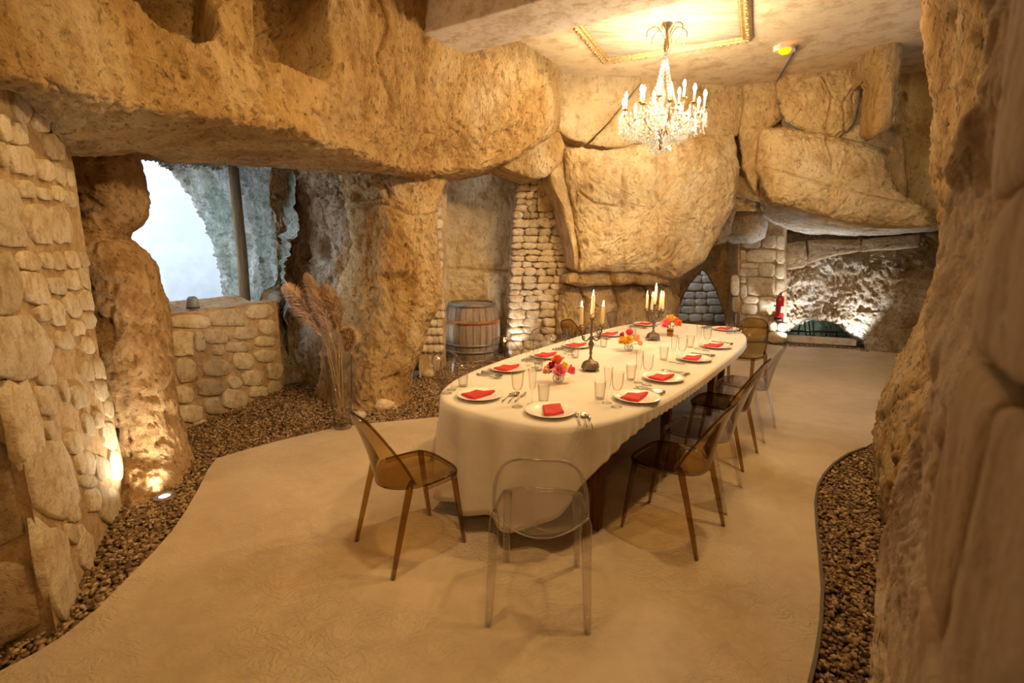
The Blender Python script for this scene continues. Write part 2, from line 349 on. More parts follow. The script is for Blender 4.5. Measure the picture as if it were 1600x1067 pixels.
st(mesh('ground', [(-9, -5, -0.045), (10, -5, -0.045), (10, 14, -0.045), (-9, 14, -0.045)], [(0, 1, 2, 3)], M['soil'], smooth=False), 'dark ground under the gravel')
# dark strip edging the right gravel bed
M['edging'] = mat_plain('dark_steel_edging', (0.10, 0.075, 0.05), 0.6)
tb = MB(); ed = [(x, y) for x, y in right_edge[:-2]]
for i in range(len(ed) - 1):
    a, b = np.array(ed[i]), np.array(ed[i + 1]); d = (b - a)/np.linalg.norm(b - a); q = np.array([-d[1], d[0]])*0.008
    V = [(*(a - q), -0.05), (*(a + q), -0.05), (*(b + q), -0.05), (*(b - q), -0.05), (*(a - q), 0.006), (*(a + q), 0.006), (*(b + q), 0.006), (*(b - q), 0.006)]
    tb.add(V, [(0, 3, 2, 1), (4, 5, 6, 7), (0, 1, 5, 4), (1, 2, 6, 5), (2, 3, 7, 6), (3, 0, 4, 7)])
st(tb.build('trim_1', M['edging'], smooth=False), 'dark edging strip between screed and right gravel bed')

# ---- stones lying in a wall: pixel box -> outline on the wall's own plane
def stone_mesh(name, C, U, W_, nrm, hu, hv, mat, parent, proud=0.03, nseg=12, pw=3.4, shear=0.0, jit=0.10, bite=0.0):
    V = []; rr = [1 + jit*(random.random() - 0.5)*2 for _ in range(nseg)]
    ph = random.random()*0.2
    for s_, h_ in ((1.02, -0.03), (1.0, proud*0.3), (0.93, proud*0.85), (0.55, proud*(1.0 + 0.25*random.random()))):
        for k in range(nseg):
            a = 2*PI*k/nseg + ph; c, s2 = math.cos(a), math.sin(a)
            r = (abs(c)**pw + abs(s2)**pw)**(-1/pw)*rr[k]*s_
            V.append(C + U*(r*c*hu) + W_*(r*s2*hv) + nrm*(h_ + (random.random() - 0.5)*min(0.006, 0.3*proud)))
    V.append(C + nrm*proud*1.1)
    Fc = []
    for i in range(3):
        for k in range(nseg): Fc.append((i*nseg + k, i*nseg + (k + 1) % nseg, (i + 1)*nseg + (k + 1) % nseg, (i + 1)*nseg + k))
    for k in range(nseg): Fc.append((3*nseg + k, 3*nseg + (k + 1) % nseg, 4*nseg))
    o = mesh(name, np.array(V) - C, Fc, mat, parent); o.location = C
    if np.cross(U, W_) @ nrm < 0: o.data.flip_normals()
    return o
def wall_stones(boxes, P0, nrm, mat, parent, proud=0.03, lean=0.0, name='stone', grow=1.0, pw=3.4, jit=0.10):
    nrm = np.asarray(nrm, float)
    for b in boxes:
        x0, y0, x1, y1 = b[:4]; cx, cy = (x0 + x1)/2, (y0 + y1)/2; hh = (y1 - y0)/2
        C = atp(cx, cy, P0, nrm); l = atp(x0, cy, P0, nrm); r = atp(x1, cy, P0, nrm); u = atp(cx - lean*hh, y0, P0, nrm); d = atp(cx + lean*hh, y1, P0, nrm)
        U = (r - l)/2; W_ = (u - d)/2
        stone_mesh(name, C, U/np.linalg.norm(U), W_/np.linalg.norm(W_), nrm, np.linalg.norm(U)*grow, np.linalg.norm(W_)*grow, b[4] if len(b) > 4 else mat, parent, proud, pw=pw, jit=jit)

# ---- left masonry wall (stands in front of the cave mouth)
PLn = np.array([0.888, 0.459, 0]); PL0 = np.array([-2.08, 2.04, 0.0])
pl = lambda x, y: atp(x, y, PL0 - PLn*0.008, PLn)
redge = [(205, 790), (197, 757), (186, 700), (172, 640), (158, 580), (148, 510), (138, 430), (126, 340), (116, 280), (106, 222), (92, 185)]
rows = []
for (x, y) in redge:
    R = pl(x, y); zz = R[2]; Nr = np.array([-2.045, 1.955, zz]) - PLn*0.008
    dirw = np.array([-0.459, 0.888, 0])
    rows.append([Nr - PLn*0.9 - dirw*0.02, Nr - PLn*0.45 - dirw*0.01, Nr - PLn*0.03, Nr + (R - Nr)*0.02, Nr + (R - Nr)*0.35, Nr + (R - Nr)*0.7, R - dirw*0.05, R - PLn*0.05, R - PLn*0.5])
for r in rows[:1]:
    for q in r: q[2] = -0.1
wall_left = st(loft('wall_left', rows, 60, 110, M['mortar'], 0.008, 2.0), 'rubble stone wall with wide mortar joints')
L_boxes = [(0,223,12,262),(20,229,55,273),(60,248,86,284),(70,209,100,248),(86,254,103,289),(105,264,116,293),(-30,277,41,386),(31,282,54,309),(60,293,80,313),(84,290,99,313),(44,318,81,379),(80,323,110,382),(103,299,118,323),(28,393,62,421),(64,395,84,419),(87,395,101,422),(105,393,123,419),(-30,395,38,489),(36,427,76,473),(77,432,102,461),(102,424,126,453),(125,393,138,418),(126,419,139,450),(-40,494,86,592),(60,477,78,500),(80,470,100,508),(105,459,125,495),(125,455,145,485),(132,490,150,512),(90,518,114,544),(114,500,133,523),(130,527,146,554),(55,567,86,600),(61,603,89,648),(125,560,145,593),(96,590,107,628),(114,605,138,637),(22,598,66,728),(73,657,94,689),(52,690,120,806),(106,676,128,709),(122,705,148,740),(131,645,146,680),(147,642,161,668),(160,660,181,703),(163,625,177,652),(148,560,163,593),(149,596,168,625),(173,705,192,748),(150,712,171,750),(105,782,124,815),(138,763,157,800),(158,760,190,822),(105,820,126,848),(124,825,147,892),(74,822,117,965),(128,742,150,762),(20,140,48,190),(52,165,76,205),(0,180,16,218),(18,192,42,224),(-20,300,-4,380)]
wall_stones(L_boxes, PL0, PLn, M['stone'], wall_left, 0.007, lean=0.2, pw=4.5, jit=0.16, grow=1.03)
# end face of that wall: two courses of large dressed blocks
en = np.array([0.459, -0.888, 0]); eu = np.array([0.888, 0.459, 0]); e0 = np.array([-2.055, 1.945, 0])
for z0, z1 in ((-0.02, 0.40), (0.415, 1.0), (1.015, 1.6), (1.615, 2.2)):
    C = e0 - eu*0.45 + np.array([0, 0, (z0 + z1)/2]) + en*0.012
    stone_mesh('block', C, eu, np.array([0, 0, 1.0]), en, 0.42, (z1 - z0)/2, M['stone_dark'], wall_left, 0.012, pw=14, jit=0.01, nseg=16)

# ---- brown rock pier left of the window
def pier_rows(spec, wrap):
    rows = []
    for y, pts in spec: rows.append([at(x, y, Y) for x, Y in pts])
    return rows
spec = []
for y, xl, xr, Y in [(205, 60, 225, 3.9), (235, 80, 214, 3.95), (262, 95, 222, 3.95), (300, 100, 229, 3.9), (335, 105, 226, 3.9), (372, 110, 203, 3.9), (388, 112, 220, 3.85), (415, 115, 241, 3.85), (450, 120, 250, 3.85), (490, 125, 262, 3.85), (560, 140, 269, 3.8), (620, 150, 276, 3.78), (670, 160, 288, 3.78), (715, 170, 299, 3.72), (745, 175, 304, 3.62), (800, 180, 306, 3.5)]:
    spec.append((y, [(xl - 60, Y - 0.35), (xl, Y - 0.45), ((xl + xr)/2 - 15, Y - 0.42), (xl*0.3 + xr*0.7, Y - 0.3), (xr - 8, Y - 0.08), (xr, Y + 0.15), (xr - 12, Y + 0.55), (xr - 40, Y + 1.0)]))
st(loft('wall_pier', pier_rows(spec, 0), 170, 150, M['rock_brown'], 0.05, 1.6, seed=3), 'brown rock pier between rubble wall and window')

# ---- parapet under the window
PP0 = np.array([-3.05, 4.48, 0]); PPn = np.array([0.976, -0.216, 0])
pp = lambda x, y, off=0.0: atp(x, y, PP0 - PPn*off, PPn)
a0 = pp(240, 600); a1 = pp(440, 600); d_ = np.array([0.216, 0.976, 0])
top0, top1 = pp(262, 492)[2], pp(430, 473)[2]
sA = np.array([a0[0], a0[1], 0]) - PPn*0.012 - d_*0.5; sB = np.array([a1[0], a1[1], 0]) - PPn*0.012 + d_*0.05
rows = []
for t in np.linspace(0, 1, 6):
    b = sA + (sB - sA)*t; z = top0 + (top1 - top0)*t
    rows.append([b + np.array([0, 0, -0.1]), b + np.array([0, 0, z*0.5]), b + np.array([0, 0, z - 0.02]), b + np.array([0, 0, z]) - PPn*0.03, b + np.array([0, 0, z + 0.005]) - PPn*0.35, b + np.array([0, 0, z - 0.02]) - PPn*0.62, b + np.array([0, 0, -0.1]) - PPn*0.65])
parapet = st(loft('wall_parapet', rows, 60, 60, M['mortar'], 0.010, 2.0), 'low rubble parapet below the window opening')
SILL_Z = (top0 + top1)/2
P_boxes = [(272,517,303,556),(320,514,362,535),(354,534,393,549),(333,539,352,555),(398,526,431,541),(405,500,429,522),(368,512,402,530),(306,520,320,548),(321,562,360,587),(366,552,395,576),(400,547,430,565),(381,579,413,602),(420,568,441,592),(311,594,352,618),(357,588,377,606),(275,603,302,629),(277,633,317,660),(321,622,346,647),(352,609,387,638),(304,657,337,672),(375,637,401,648),(404,622,430,637),(276,561,307,596),(340,650,365,660),(392,604,418,620),(420,596,440,616),(331,482,384,509),(388,476,427,497),(268,493,327,513)]
wall_stones(P_boxes, PP0, PPn, M['stone'], parapet, 0.012, lean=0.03, pw=4.5, jit=0.14, grow=1.04)

M['cliff'] = mat_plain('pale_cliff', (0.47, 0.47, 0.465), 0.9, spec=0.1, var=(2.2, 0.10), bump=(6, 0.3))
# ---- outside: pale cliff face, seen through the opening
rows = [[(x, y, z) for (x, y) in ((-16, 9.5), (-11, 11.5), (-7.8, 12.5), (-5.9, 13.2), (-4.9, 14.5))] for z in (-1.0, 2.0, 5.0, 8.0)]
st(loft('wall_cliff', rows, 50, 80, M['cliff'], 0.05, 0.6, zs=0.4, toward=(-5, 5, 2)), 'pale cliff face in daylight outside the window')
# right side of the opening: mossy vault running from the room out to the daylight
outer = [(150, 238), (228, 243), (258, 264), (288, 302), (312, 345), (332, 385), (343, 425), (348, 470), (350, 540)]
mid2 = [(180, 240), (270, 248), (310, 262), (345, 300), (368, 345), (380, 385), (388, 425), (392, 470), (395, 540)]
mid3 = [(200, 238), (300, 248), (360, 255), (400, 285), (415, 330), (420, 380), (424, 425), (428, 470), (430, 550)]
inner = [(210, 232), (330, 244), (410, 252), (455, 275), (462, 335), (450, 385), (446, 425), (444, 480), (446, 600)]
rows = [[at(x, y, 9.4 - 2.0*(i < 2)) for i, (x, y) in enumerate(outer)], [at(x, y, 8.2 - 1.6*(i < 2)) for i, (x, y) in enumerate(mid2)],
        [at(x, y, 7.2 - 1.5*(i < 2)) for i, (x, y) in enumerate(mid3)], [at(x, y, 6.35 - 1.3*(i < 2)) for i, (x, y) in enumerate(inner)]]
st(loft('wall_vault', rows, 90, 150, M['rock_moss'], 0.12, 1.3, seed=9), 'mossy daylit rock vault beyond the parapet')
# old timber post in the opening
M['old_wood'] = mat_rock('weathered_timber', (0.30, 0.20, 0.11), (0.22, 0.14, 0.07), (0.12, 0.075, 0.04), 3.0, (3, 3, 0.2), 0.5, 0.3)
p0, p1 = at(364, 256, 7.35), at(383, 482, 7.35)
post = MB(); ax = [p1 + np.array([0, 0, -0.35]), p1*0.6 + p0*0.4 + np.array([0.02, 0, 0]), p0]
post.tube(ax, [0.085, 0.08, 0.075], 8, flat=0.8)
o = post.build('timber_post', M['old_wood']); tag(o, 'brown weathered timber post standing in the daylit window opening', 'post')
# ---- recess between parapet and the tall rock: weathered, holed rock lit by daylight
spec = [(255, [(425, 6.2), (455, 6.5), (500, 6.45), (540, 6.25), (600, 6.2)]), (290, [(418, 6.3), (455, 6.55), (505, 6.4), (548, 6.15), (600, 6.2)]), (335, [(425, 6.5), (455, 6.6), (500, 6.4), (545, 6.05), (590, 6.2)]), (385, [(432, 6.6), (460, 6.7), (498, 6.45), (540, 6.0), (590, 6.2)]),
        (440, [(430, 6.5), (456, 6.75), (495, 6.5), (535, 5.95), (590, 6.2)]), (490, [(426, 6.3), (452, 6.7), (490, 6.45), (530, 5.9), (580, 6.1)]), (550, [(424, 6.0), (450, 6.45), (485, 6.25), (530, 5.8), (580, 6.0)]), (610, [(425, 5.75), (455, 6.05), (490, 5.95), (535, 5.65), (580, 5.8)]), (650, [(425, 5.45), (455, 5.7), (490, 5.6), (540, 5.4), (580, 5.6)])]
holes = [at(510, 390, 6.3), at(475, 395, 6.6), at(517, 440, 6.15), at(425, 375, 6.4), at(432, 460, 6.4)]
def holed(P, N):
    h = np.zeros(len(P))
    for c, r, dp in zip(holes, (0.17, 0.13, 0.07, 0.12, 0.12), (0.22, 0.2, 0.15, 0.2, 0.2)):
        d = np.linalg.norm((P - c)*np.array([1, 0.7, 1.0]), axis=1); h -= dp*(1 - sstep(d, r*0.6, r*1.15))
    return h
st(loft('wall_recess', pier_rows(spec, 0), 180, 130, M['rock_grey'], 0.09, 1.8, zs=0.7, seed=5, sculpt=holed), 'weathered holed rock between parapet and tall rock')
# ---- tall rock standing left of the barrel
spec = [(235, [(520, 6.6), (540, 6.1), (600, 5.9), (650, 6.0), (700, 6.3), (730, 6.9), (745, 7.6)]), (285, [(525, 6.5), (545, 6.0), (600, 5.75), (650, 5.9), (688, 6.1), (690, 6.5), (670, 7.1)]), (330, [(530, 6.5), (550, 5.95), (600, 5.65), (650, 5.75), (680, 6.0), (680, 6.4), (660, 7.0)]),
        (390, [(535, 6.4), (556, 5.9), (600, 5.6), (645, 5.7), (678, 5.95), (680, 6.4), (660, 7.0)]), (430, [(525, 6.3), (548, 5.8), (600, 5.5), (645, 5.65), (680, 5.9), (682, 6.3), (660, 7.0)]), (470, [(515, 6.2), (535, 5.7), (590, 5.35), (645, 5.6), (680, 5.85), (682, 6.3), (660, 7.0)]),
        (505, [(505, 6.0), (525, 5.6), (585, 5.25), (640, 5.5), (668, 5.8), (668, 6.2), (650, 6.9)]), (545, [(500, 5.9), (522, 5.5), (580, 5.2), (630, 5.4), (655, 5.7), (655, 6.1), (640, 6.7)]), (590, [(498, 5.7), (525, 5.35), (580, 5.12), (615, 5.3), (635, 5.5), (640, 5.9), (630, 6.4)]),
        (625, [(490, 5.6), (522, 5.22), (580, 5.04), (620, 5.15), (640, 5.4), (648, 5.7), (640, 6.2)]), (650, [(485, 5.5), (520, 5.1), (580, 4.95), (622, 5.05), (645, 5.3), (655, 5.6), (650, 6.0)])]
def tall_sc(P, N):
    q = proj(P); h = np.zeros(len(P))
    d = in_poly_dist(q, [(545, 295), (590, 292), (600, 312), (548, 318)]); h -= 0.10*sstep(d, 0, 6)
    d = np.abs(q[:, 1] - (318 + 0.12*(q[:, 0] - 550) + 6*np.sin(q[:, 0]*0.06))); h -= 0.045*(1 - sstep(d, 0.6, 2.6))*(q[:, 0] > 545)
    d = in_poly_dist(q, [(590, 425), (640, 420), (655, 440), (640, 560), (600, 590), (612, 480)]); h -= 0.13*sstep(d, 0, 12)
    return h
st(loft('wall_tall_rock', pier_rows(spec, 0), 220, 190, M['rock'], 0.075, 1.5, zs=0.7, seed=12, sculpt=tall_sc), 'tall golden rock face beside the pampas grass')
# ---- niche behind the barrel
spec = [(235, [(640, 7.62), (690, 8.07), (740, 8.12), (790, 8.07), (815, 8.07), (850, 8.22)]), (330, [(640, 7.62), (690, 8.12), (740, 8.22), (790, 8.17), (812, 8.12), (850, 8.27)]), (418, [(640, 7.62), (690, 8.12), (740, 8.22), (790, 8.17), (806, 8.12), (850, 8.32)]), (470, [(640, 7.52), (690, 8.07), (740, 8.17), (790, 8.12), (802, 8.12), (850, 8.32)]), (560, [(640, 7.32), (690, 7.92), (740, 8.07), (790, 8.07), (800, 8.07), (850, 8.32)]), (620, [(640, 7.12), (690, 7.82), (740, 8.02), (790, 8.02), (800, 8.02), (850, 8.32)])]
def niche_sc(P, N):
    q = proj(P); d = np.abs(q[:, 1] - (418 + 0.06*(q[:, 0] - 690))); return -0.05*(1 - sstep(d, 0.8, 2.5)) + 0.09*sstep(q[:, 1] - (418 + 0.06*(q[:, 0] - 690)), 0, 3)
st(loft('wall_niche', pier_rows(spec, 0), 150, 130, M['rock_smooth'], 0.06, 1.6, zs=0.6, seed=21, sculpt=niche_sc), 'flat rock face of the niche behind the barrel')
# thin strip of rubble closing the tall rock to the niche
N0 = np.array([-0.90, 7.0, 0]); Nn = np.array([0.94, -0.34, 0]); Nn = Nn/np.linalg.norm(Nn)
rows = [[atp(x, y, N0 - Nn*0.02, Nn) for y in (280, 340, 400, 460, 520, 590)] for x in (655, 668, 680, 690, 697)]
nw = st(loft('wall_niche_side', rows, 40, 60, M['mortar'], 0.02, 2.0), 'strip of small rubble beside the barrel niche')
bx = [(674,312,689,322),(675,323,690,340),(676,342,691,358),(677,360,689,376),(678,378,690,390),(681,392,691,406),(682,408,690,420),(683,422,690,434),(684,436,690,447),(684,449,690,460),(684,462,691,474)]
for r, y in enumerate((474, 487, 500, 513, 526, 540)):
    for c in range(4):
        x0 = 652 + c*10 + (r % 2)*4 + (5 - r)*3
        if x0 < 690: bx.append((x0, y - 1, min(x0 + 9.5, 693), y + 11))
wall_stones(bx, N0, Nn, M['stone'], nw, 0.03, grow=1.0)
# ---- dry-stone pillar
D0 = np.array([0.35, 7.55, 0]); Dn = np.array([0.05, -1.0, 0]); Dn = Dn/np.linalg.norm(Dn)
rows = [[atp(x, y, D0 - Dn*(0.30 if i in (0, 5) else 0.03), Dn) for i, x in enumerate((xl - 1, xl, xl*0.67 + xr*0.33, xl*0.33 + xr*0.67, xr, xr + 1))] for y, xl, xr in [(262, 812, 856), (300, 806, 858), (340, 802, 868), (380, 799, 878), (420, 797, 884), (450, 796, 880), (500, 794, 868), (560, 792, 866)]]
M['joint'] = mat_plain('earth_joint', (0.40, 0.28, 0.16), 0.95, var=(12, 0.3))
dry = st(loft('wall_dry_stone', rows, 90, 60, M['joint'], 0.03, 2.0), 'dry-stone pillar of stacked pale rubble')
def courses(y0, y1, edge, hrange, wrange, seed):
    r = random.Random(seed); out = []; y = y0
    while y < y1:
        h = r.uniform(*hrange); xl, xr = edge(y + h/2); x = xl
        while x < xr - 3:
            w_ = min(r.uniform(*wrange), xr - x)
            if xr - (x + w_) < 5: w_ = xr - x
            dy = r.uniform(-0.8, 0.8); out.append((x + 0.2, y + dy + 0.2, x + w_ - 0.2, y + h + dy - 0.2)); x += w_
        y += h
    return out
edge = lambda y: (np.interp(y, [262, 300, 340, 380, 420, 450, 500, 560], [812, 807, 803, 800, 798, 797, 795, 793]), np.interp(y, [262, 300, 340, 380, 420, 450, 500, 560], [854, 860, 872, 882, 888, 882, 870, 866]))
wall_stones(courses(276, 345, edge, (9, 14), (10, 20), 5) + courses(345, 460, edge, (8, 12.5), (14, 26), 6) + courses(460, 548, edge, (10, 15), (20, 36), 7), D0, Dn, M['stone'], dry, 0.05, pw=3.6, jit=0.24, grow=1.06)
# ---- great rock overhang above the left side
Tq = [(-60, -300, 2.6), (150, -200, 3.45), (300, -150, 3.75), (450, -100, 4.1), (560, -60, 4.44), (640, -20, 4.84), (720, 25, 5.46), (790, 60, 5.9), (838, 82, 6.35), (874, 108, 6.95)]
Lq = [(8, 108, 2.2), (200, 166, 2.92), (330, 186, 3.22), (435, 206, 3.6), (540, 240, 4.4), (612, 262, 5.15), (690, 270, 5.9), (790, 250, 6.4), (848, 213, 6.65), (874, 192, 6.95)]
Sq = [(-2, 133, 2.35), (106, 226, 3.2), (212, 243, 4.05), (330, 252, 4.9), (430, 258, 5.65), (540, 270, 6.2), (650, 285, 6.7), (760, 268, 7.5), (830, 240, 7.6), (882, 226, 7.6)]
st0 = [np.array(q) for q in [(-2.9, 0.6, 3.95), (-2.6, 0.75, 3.4), (-2.4, 0.85, 2.9), (-2.3, 0.9, 2.55), (-2.35, 0.95, 2.42), (-2.6, 1.0, 2.4), (-2.9, 1.05, 2.4), (-3.3, 1.1, 2.5)]]
rows = [st0]
bul = [0.1, 0.12, 0.1, 0.08, 0.05, 0.05, 0.08, 0.1, 0.06, 0.02]
for t_, l_, s_, b_ in zip(Tq, Lq, Sq, bul):
    T, L_, S_ = at(*t_), at(*l_), at(*s_); out = np.array([0.812, -0.583, 0.0])
    up = L_ + (T - L_)*0.12
    row = [T + (T - L_)*0.12, T + (L_ - T)*0.05, T + (L_ - T)*0.33 + out*b_, T + (L_ - T)*0.66 + out*b_, up + out*0.03, L_, L_ + (S_ - L_)*0.45 + np.array([0, 0, -0.02]), S_, S_ + (S_ - L_)/max(0.2, np.linalg.norm(S_ - L_))*0.5 + np.array([0, 0, 0.12])]
    rows.append(row)
rows[0] = st0[:5] + [st0[4]*0.5 + st0[5]*0.5] + st0[5:]
n1p = [(205, -160), (206, 0), (232, 22), (255, 42), (305, 68), (334, 64), (341, 42), (327, 0), (325, -160)]
n2p = [(394, -160), (396, 40), (400, 84), (440, 103), (508, 127), (522, 96), (513, 40), (520, -160)]
def over_sc(P, N):
    q = proj(P); h = np.zeros(len(P)); up = P[:, 2] > 2.5
    wob = 5*perlin(P*5)
    for pl_, dp in ((n1p, 0.42), (n2p, 0.45)):
        d = in_poly_dist(q, pl_) + wob; h -= dp*sstep(d, 0, 11)*up
    d = np.abs(q[:, 0] - (596 + (q[:, 1] - 80)*0.05 + 8*np.sin(q[:, 1]*0.05))); h -= 0.05*(1 - sstep(d, 1, 4))*(q[:, 1] < 200)*up
    return h
st(loft('wall_overhang', rows, 420, 260, M['rock'], 0.065, 1.5, zs=0.75, seed=30, sculpt=over_sc), 'great golden rock overhang carved with niches')

# ---- ceiling slab, beam, ornate frame
cz = 3.92
cp = [(-6, -5), (9.5, -5), (9.5, 11), (-1.2, 11), (-1.9, 7.6), (-3.2, 5.2), (-4.6, 3.6), (-6, 3.0)]; n = len(cp)
V = [(x, y, cz) for x, y in cp] + [(x, y, cz + 0.3) for x, y in cp]
st(mesh('ceiling', V, [tuple(range(n))[::-1], tuple(range(n, 2*n))] + [(i, (i + 1) % n, (i + 1) % n + n, i + n) for i in range(n)], M['plaster'], smooth=False), 'pale plastered ceiling')
# beam: runs across the room (direction bd)
bd = np.array([0.85, -0.527, 0.0]); bd /= np.linalg.norm(bd); bn = np.array([bd[1], -bd[0], 0])   # bn: towards the camera side
bz_ = 3.62
q1 = atz(755, 78, bz_); q0 = atz(705, 40, bz_)
wd = abs((q0 - q1) @ bn)
far0 = q1 - bd*1.2; far1 = q1 + bd*6.5; off = bn*wd if (q0 - q1) @ bn > 0 else -bn*wd
V = []
for z in (bz_, cz + 0.02):
    for q in (far0, far1, far1 + off, far0 + off): V.append((q[0], q[1], z))
me = MB(); me.add(V, [(0, 1, 2, 3), (4, 7, 6, 5), (0, 4, 5, 1), (1, 5, 6, 2), (2, 6, 7, 3), (3, 7, 4, 0)])
beam = st(me.build('ceiling_beam', M['concrete'], smooth=False), 'board-marked concrete beam under the ceiling')
bv = beam.modifiers.new('b', 'BEVEL'); bv.width = 0.012; bv.segments = 2
# ornate frame: rectangle on the ceiling, corners from the photo
c1 = atz(942, 95, cz); c2 = atz(1176, 58, cz)
ex = (c2 - c1); fw = np.linalg.norm(ex); ex /= fw; ey = np.array([ex[1], -ex[0], 0])
if ey[1] > 0: ey = -ey
fd = 1.75
M['gilt'] = mat_plain('worn_gilt', (0.50, 0.36, 0.17), 0.45, 0.6, var=(40, 0.5), bump=(60, 0.6))
M['board'] = mat_rock('limewashed_boards', (0.40, 0.36, 0.30), (0.35, 0.31, 0.25), (0.27, 0.23, 0.18), 1.5, (0.4, 2.5, 1), 0.15, 0.2, stain_amt=0.2)
fr = empty('ceiling_frame', tuple(c1)); tag(fr, 'worn gilt ornamental picture frame fixed flat to the ceiling around the chandelier', 'frame')
def frame_bar(a, b, inward, name):
    """moulded bar with a stepped profile from a to b, profile growing inward"""
    prof = [(0, 0.0), (0, -0.03), (0.02, -0.05), (0.05, -0.055), (0.065, -0.035), (0.09, -0.04), (0.105, -0.02), (0.115, -0.02), (0.115, 0.0)]
    V = []; Fc = []; mB = MB(); d = (b - a)/np.linalg.norm(b - a)
    for e, sgn in ((a, 1), (b, -1)):
        for i_, z in prof: V.append(e + inward*i_ + d*sgn*i_ + np.array([0, 0, z]) - c1)
    k = len(prof)
    for i in range(k - 1): Fc.append((i, i + 1, k + i + 1, k + i))
    mB.add(V, Fc); o = mB.build(name, M['gilt'], fr, smooth=False)
    # carved beading along the bar
    bb = MB(); Ln = np.linalg.norm(b - a); m_ = int(Ln/0.075)
    for j in range(1, m_):
        if random.random() < 0.86:
            bb.ball(a + d*(Ln*j/m_) + inward*0.036 + np.array([0, 0, -0.052]) - c1, 0.024, 6, 0.6)
    bb.build('carving', M['gilt'], o)
k1, k2, k3, k4 = c1, c1 + ex*fw, c1 + ex*fw + ey*fd, c1 + ey*fd
for a, b, i_ in ((k1, k2, ey), (k2, k3, -ex), (k3, k4, -ey), (k4, k1, ex)): frame_bar(a, b, i_, 'moulding')
e_ = 0.1
V = [q - c1 + np.array([0, 0, -0.006]) for q in (k1 + ex*e_ + ey*e_, k2 - ex*e_ + ey*e_, k3 - ex*e_ - ey*e_, k4 + ex*e_ - ey*e_)]
V += [q + np.array([0, 0, -0.012]) for q in V]
pn = MB(); pn.add(V, [(0, 1, 2, 3), (4, 7, 6, 5), (0, 4, 5, 1), (1, 5, 6, 2), (2, 6, 7, 3), (3, 7, 4, 0)]); pn.build('panel', M['board'], fr, smooth=False)

# ---- back wall: base surface with separate boulders in front
PB0 = np.array([0.58, 7.15, 0]); PBn = np.array([0.19, -0.98, 0.0]); PBn /= np.linalg.norm(PBn)
pb = lambda x, y, o=0.0: atp(x, y, PB0 + PBn*o, PBn)
rows = [[pb(x, y, o) for x, o in ((840, -0.35), (900, -0.3), (980, -0.3), (1060, -0.3), (1140, -0.32), (1220, -0.4), (1290, -0.5))] for y, in ((85,), (130,), (200,), (300,), (330,))]
st(loft('wall_back', rows, 90, 120, M['rock_smooth'], 0.08, 1.4, seed=40), 'rock wall behind the boulders')
def boulder(name, px, o=0.0, dome=0.12, thick=0.5, mat='rock_smooth', n0=None, P0=None, label=None, **k):
    n_ = PBn if n0 is None else np.asarray(n0, float); n_ = n_/np.linalg.norm(n_); P_ = PB0 if P0 is None else np.asarray(P0, float)
    return st(slab(name, [atp(x, y, P_ + n_*o, n_) for x, y in px], n_, M[mat], dome, thick, **k), label)
boulder('wall_boulder', [(874, 95), (930, 98), (1005, 104), (1000, 128), (984, 148), (952, 188), (917, 222), (890, 216), (869, 200), (868, 150)], 0.0, 0.07, seed=1, amp=0.02, label='pale boulder under the left end of the ceiling')
boulder('wall_boulder', [(1008, 104), (1090, 108), (1162, 112), (1160, 170), (1150, 211), (1078, 218), (1020, 219), (965, 231), (922, 225), (955, 190), (987, 150), (1003, 128)], -0.03, 0.06, seed=2, amp=0.025, n=240, k=44, cracks=([(1100, 108), (1096, 150), (1104, 216)],), label='ochre boulder behind the chandelier')
boulder('wall_boulder', [(884, 234), (950, 238), (1020, 224), (1085, 218), (1142, 213), (1152, 262), (1143, 318), (1118, 372), (1095, 408), (1052, 432), (1000, 424), (950, 420), (908, 424), (906, 400), (900, 340), (886, 280)], 0.12, 0.20, 0.7, seed=3.3, amp=0.05, n=330, k=64, p=4.0, cracks=([(1030, 228), (1026, 300), (1029, 360), (1027, 428)], [(977, 236), (972, 300), (975, 420)], [(905, 300), (930, 318), (960, 322)], [(1100, 225), (1092, 260), (1098, 300)]), label='huge golden boulder hanging over the far end of the table')
boulder('wall_boulder', [(857, 258), (878, 250), (886, 284), (898, 340), (904, 400), (906, 424), (897, 418), (887, 370), (874, 320), (860, 290)], 0.02, 0.10, seed=4, amp=0.02, label='narrow rock beside the dry-stone pillar')
boulder('wall_boulder', [(775, 245), (815, 222), (850, 205), (872, 205), (882, 225), (876, 255), (850, 277), (825, 278), (800, 268), (782, 262)], 0.10, 0.10, 0.6, mat='rock', seed=5, amp=0.03, label='rounded lintel rock above the dry-stone pillar')
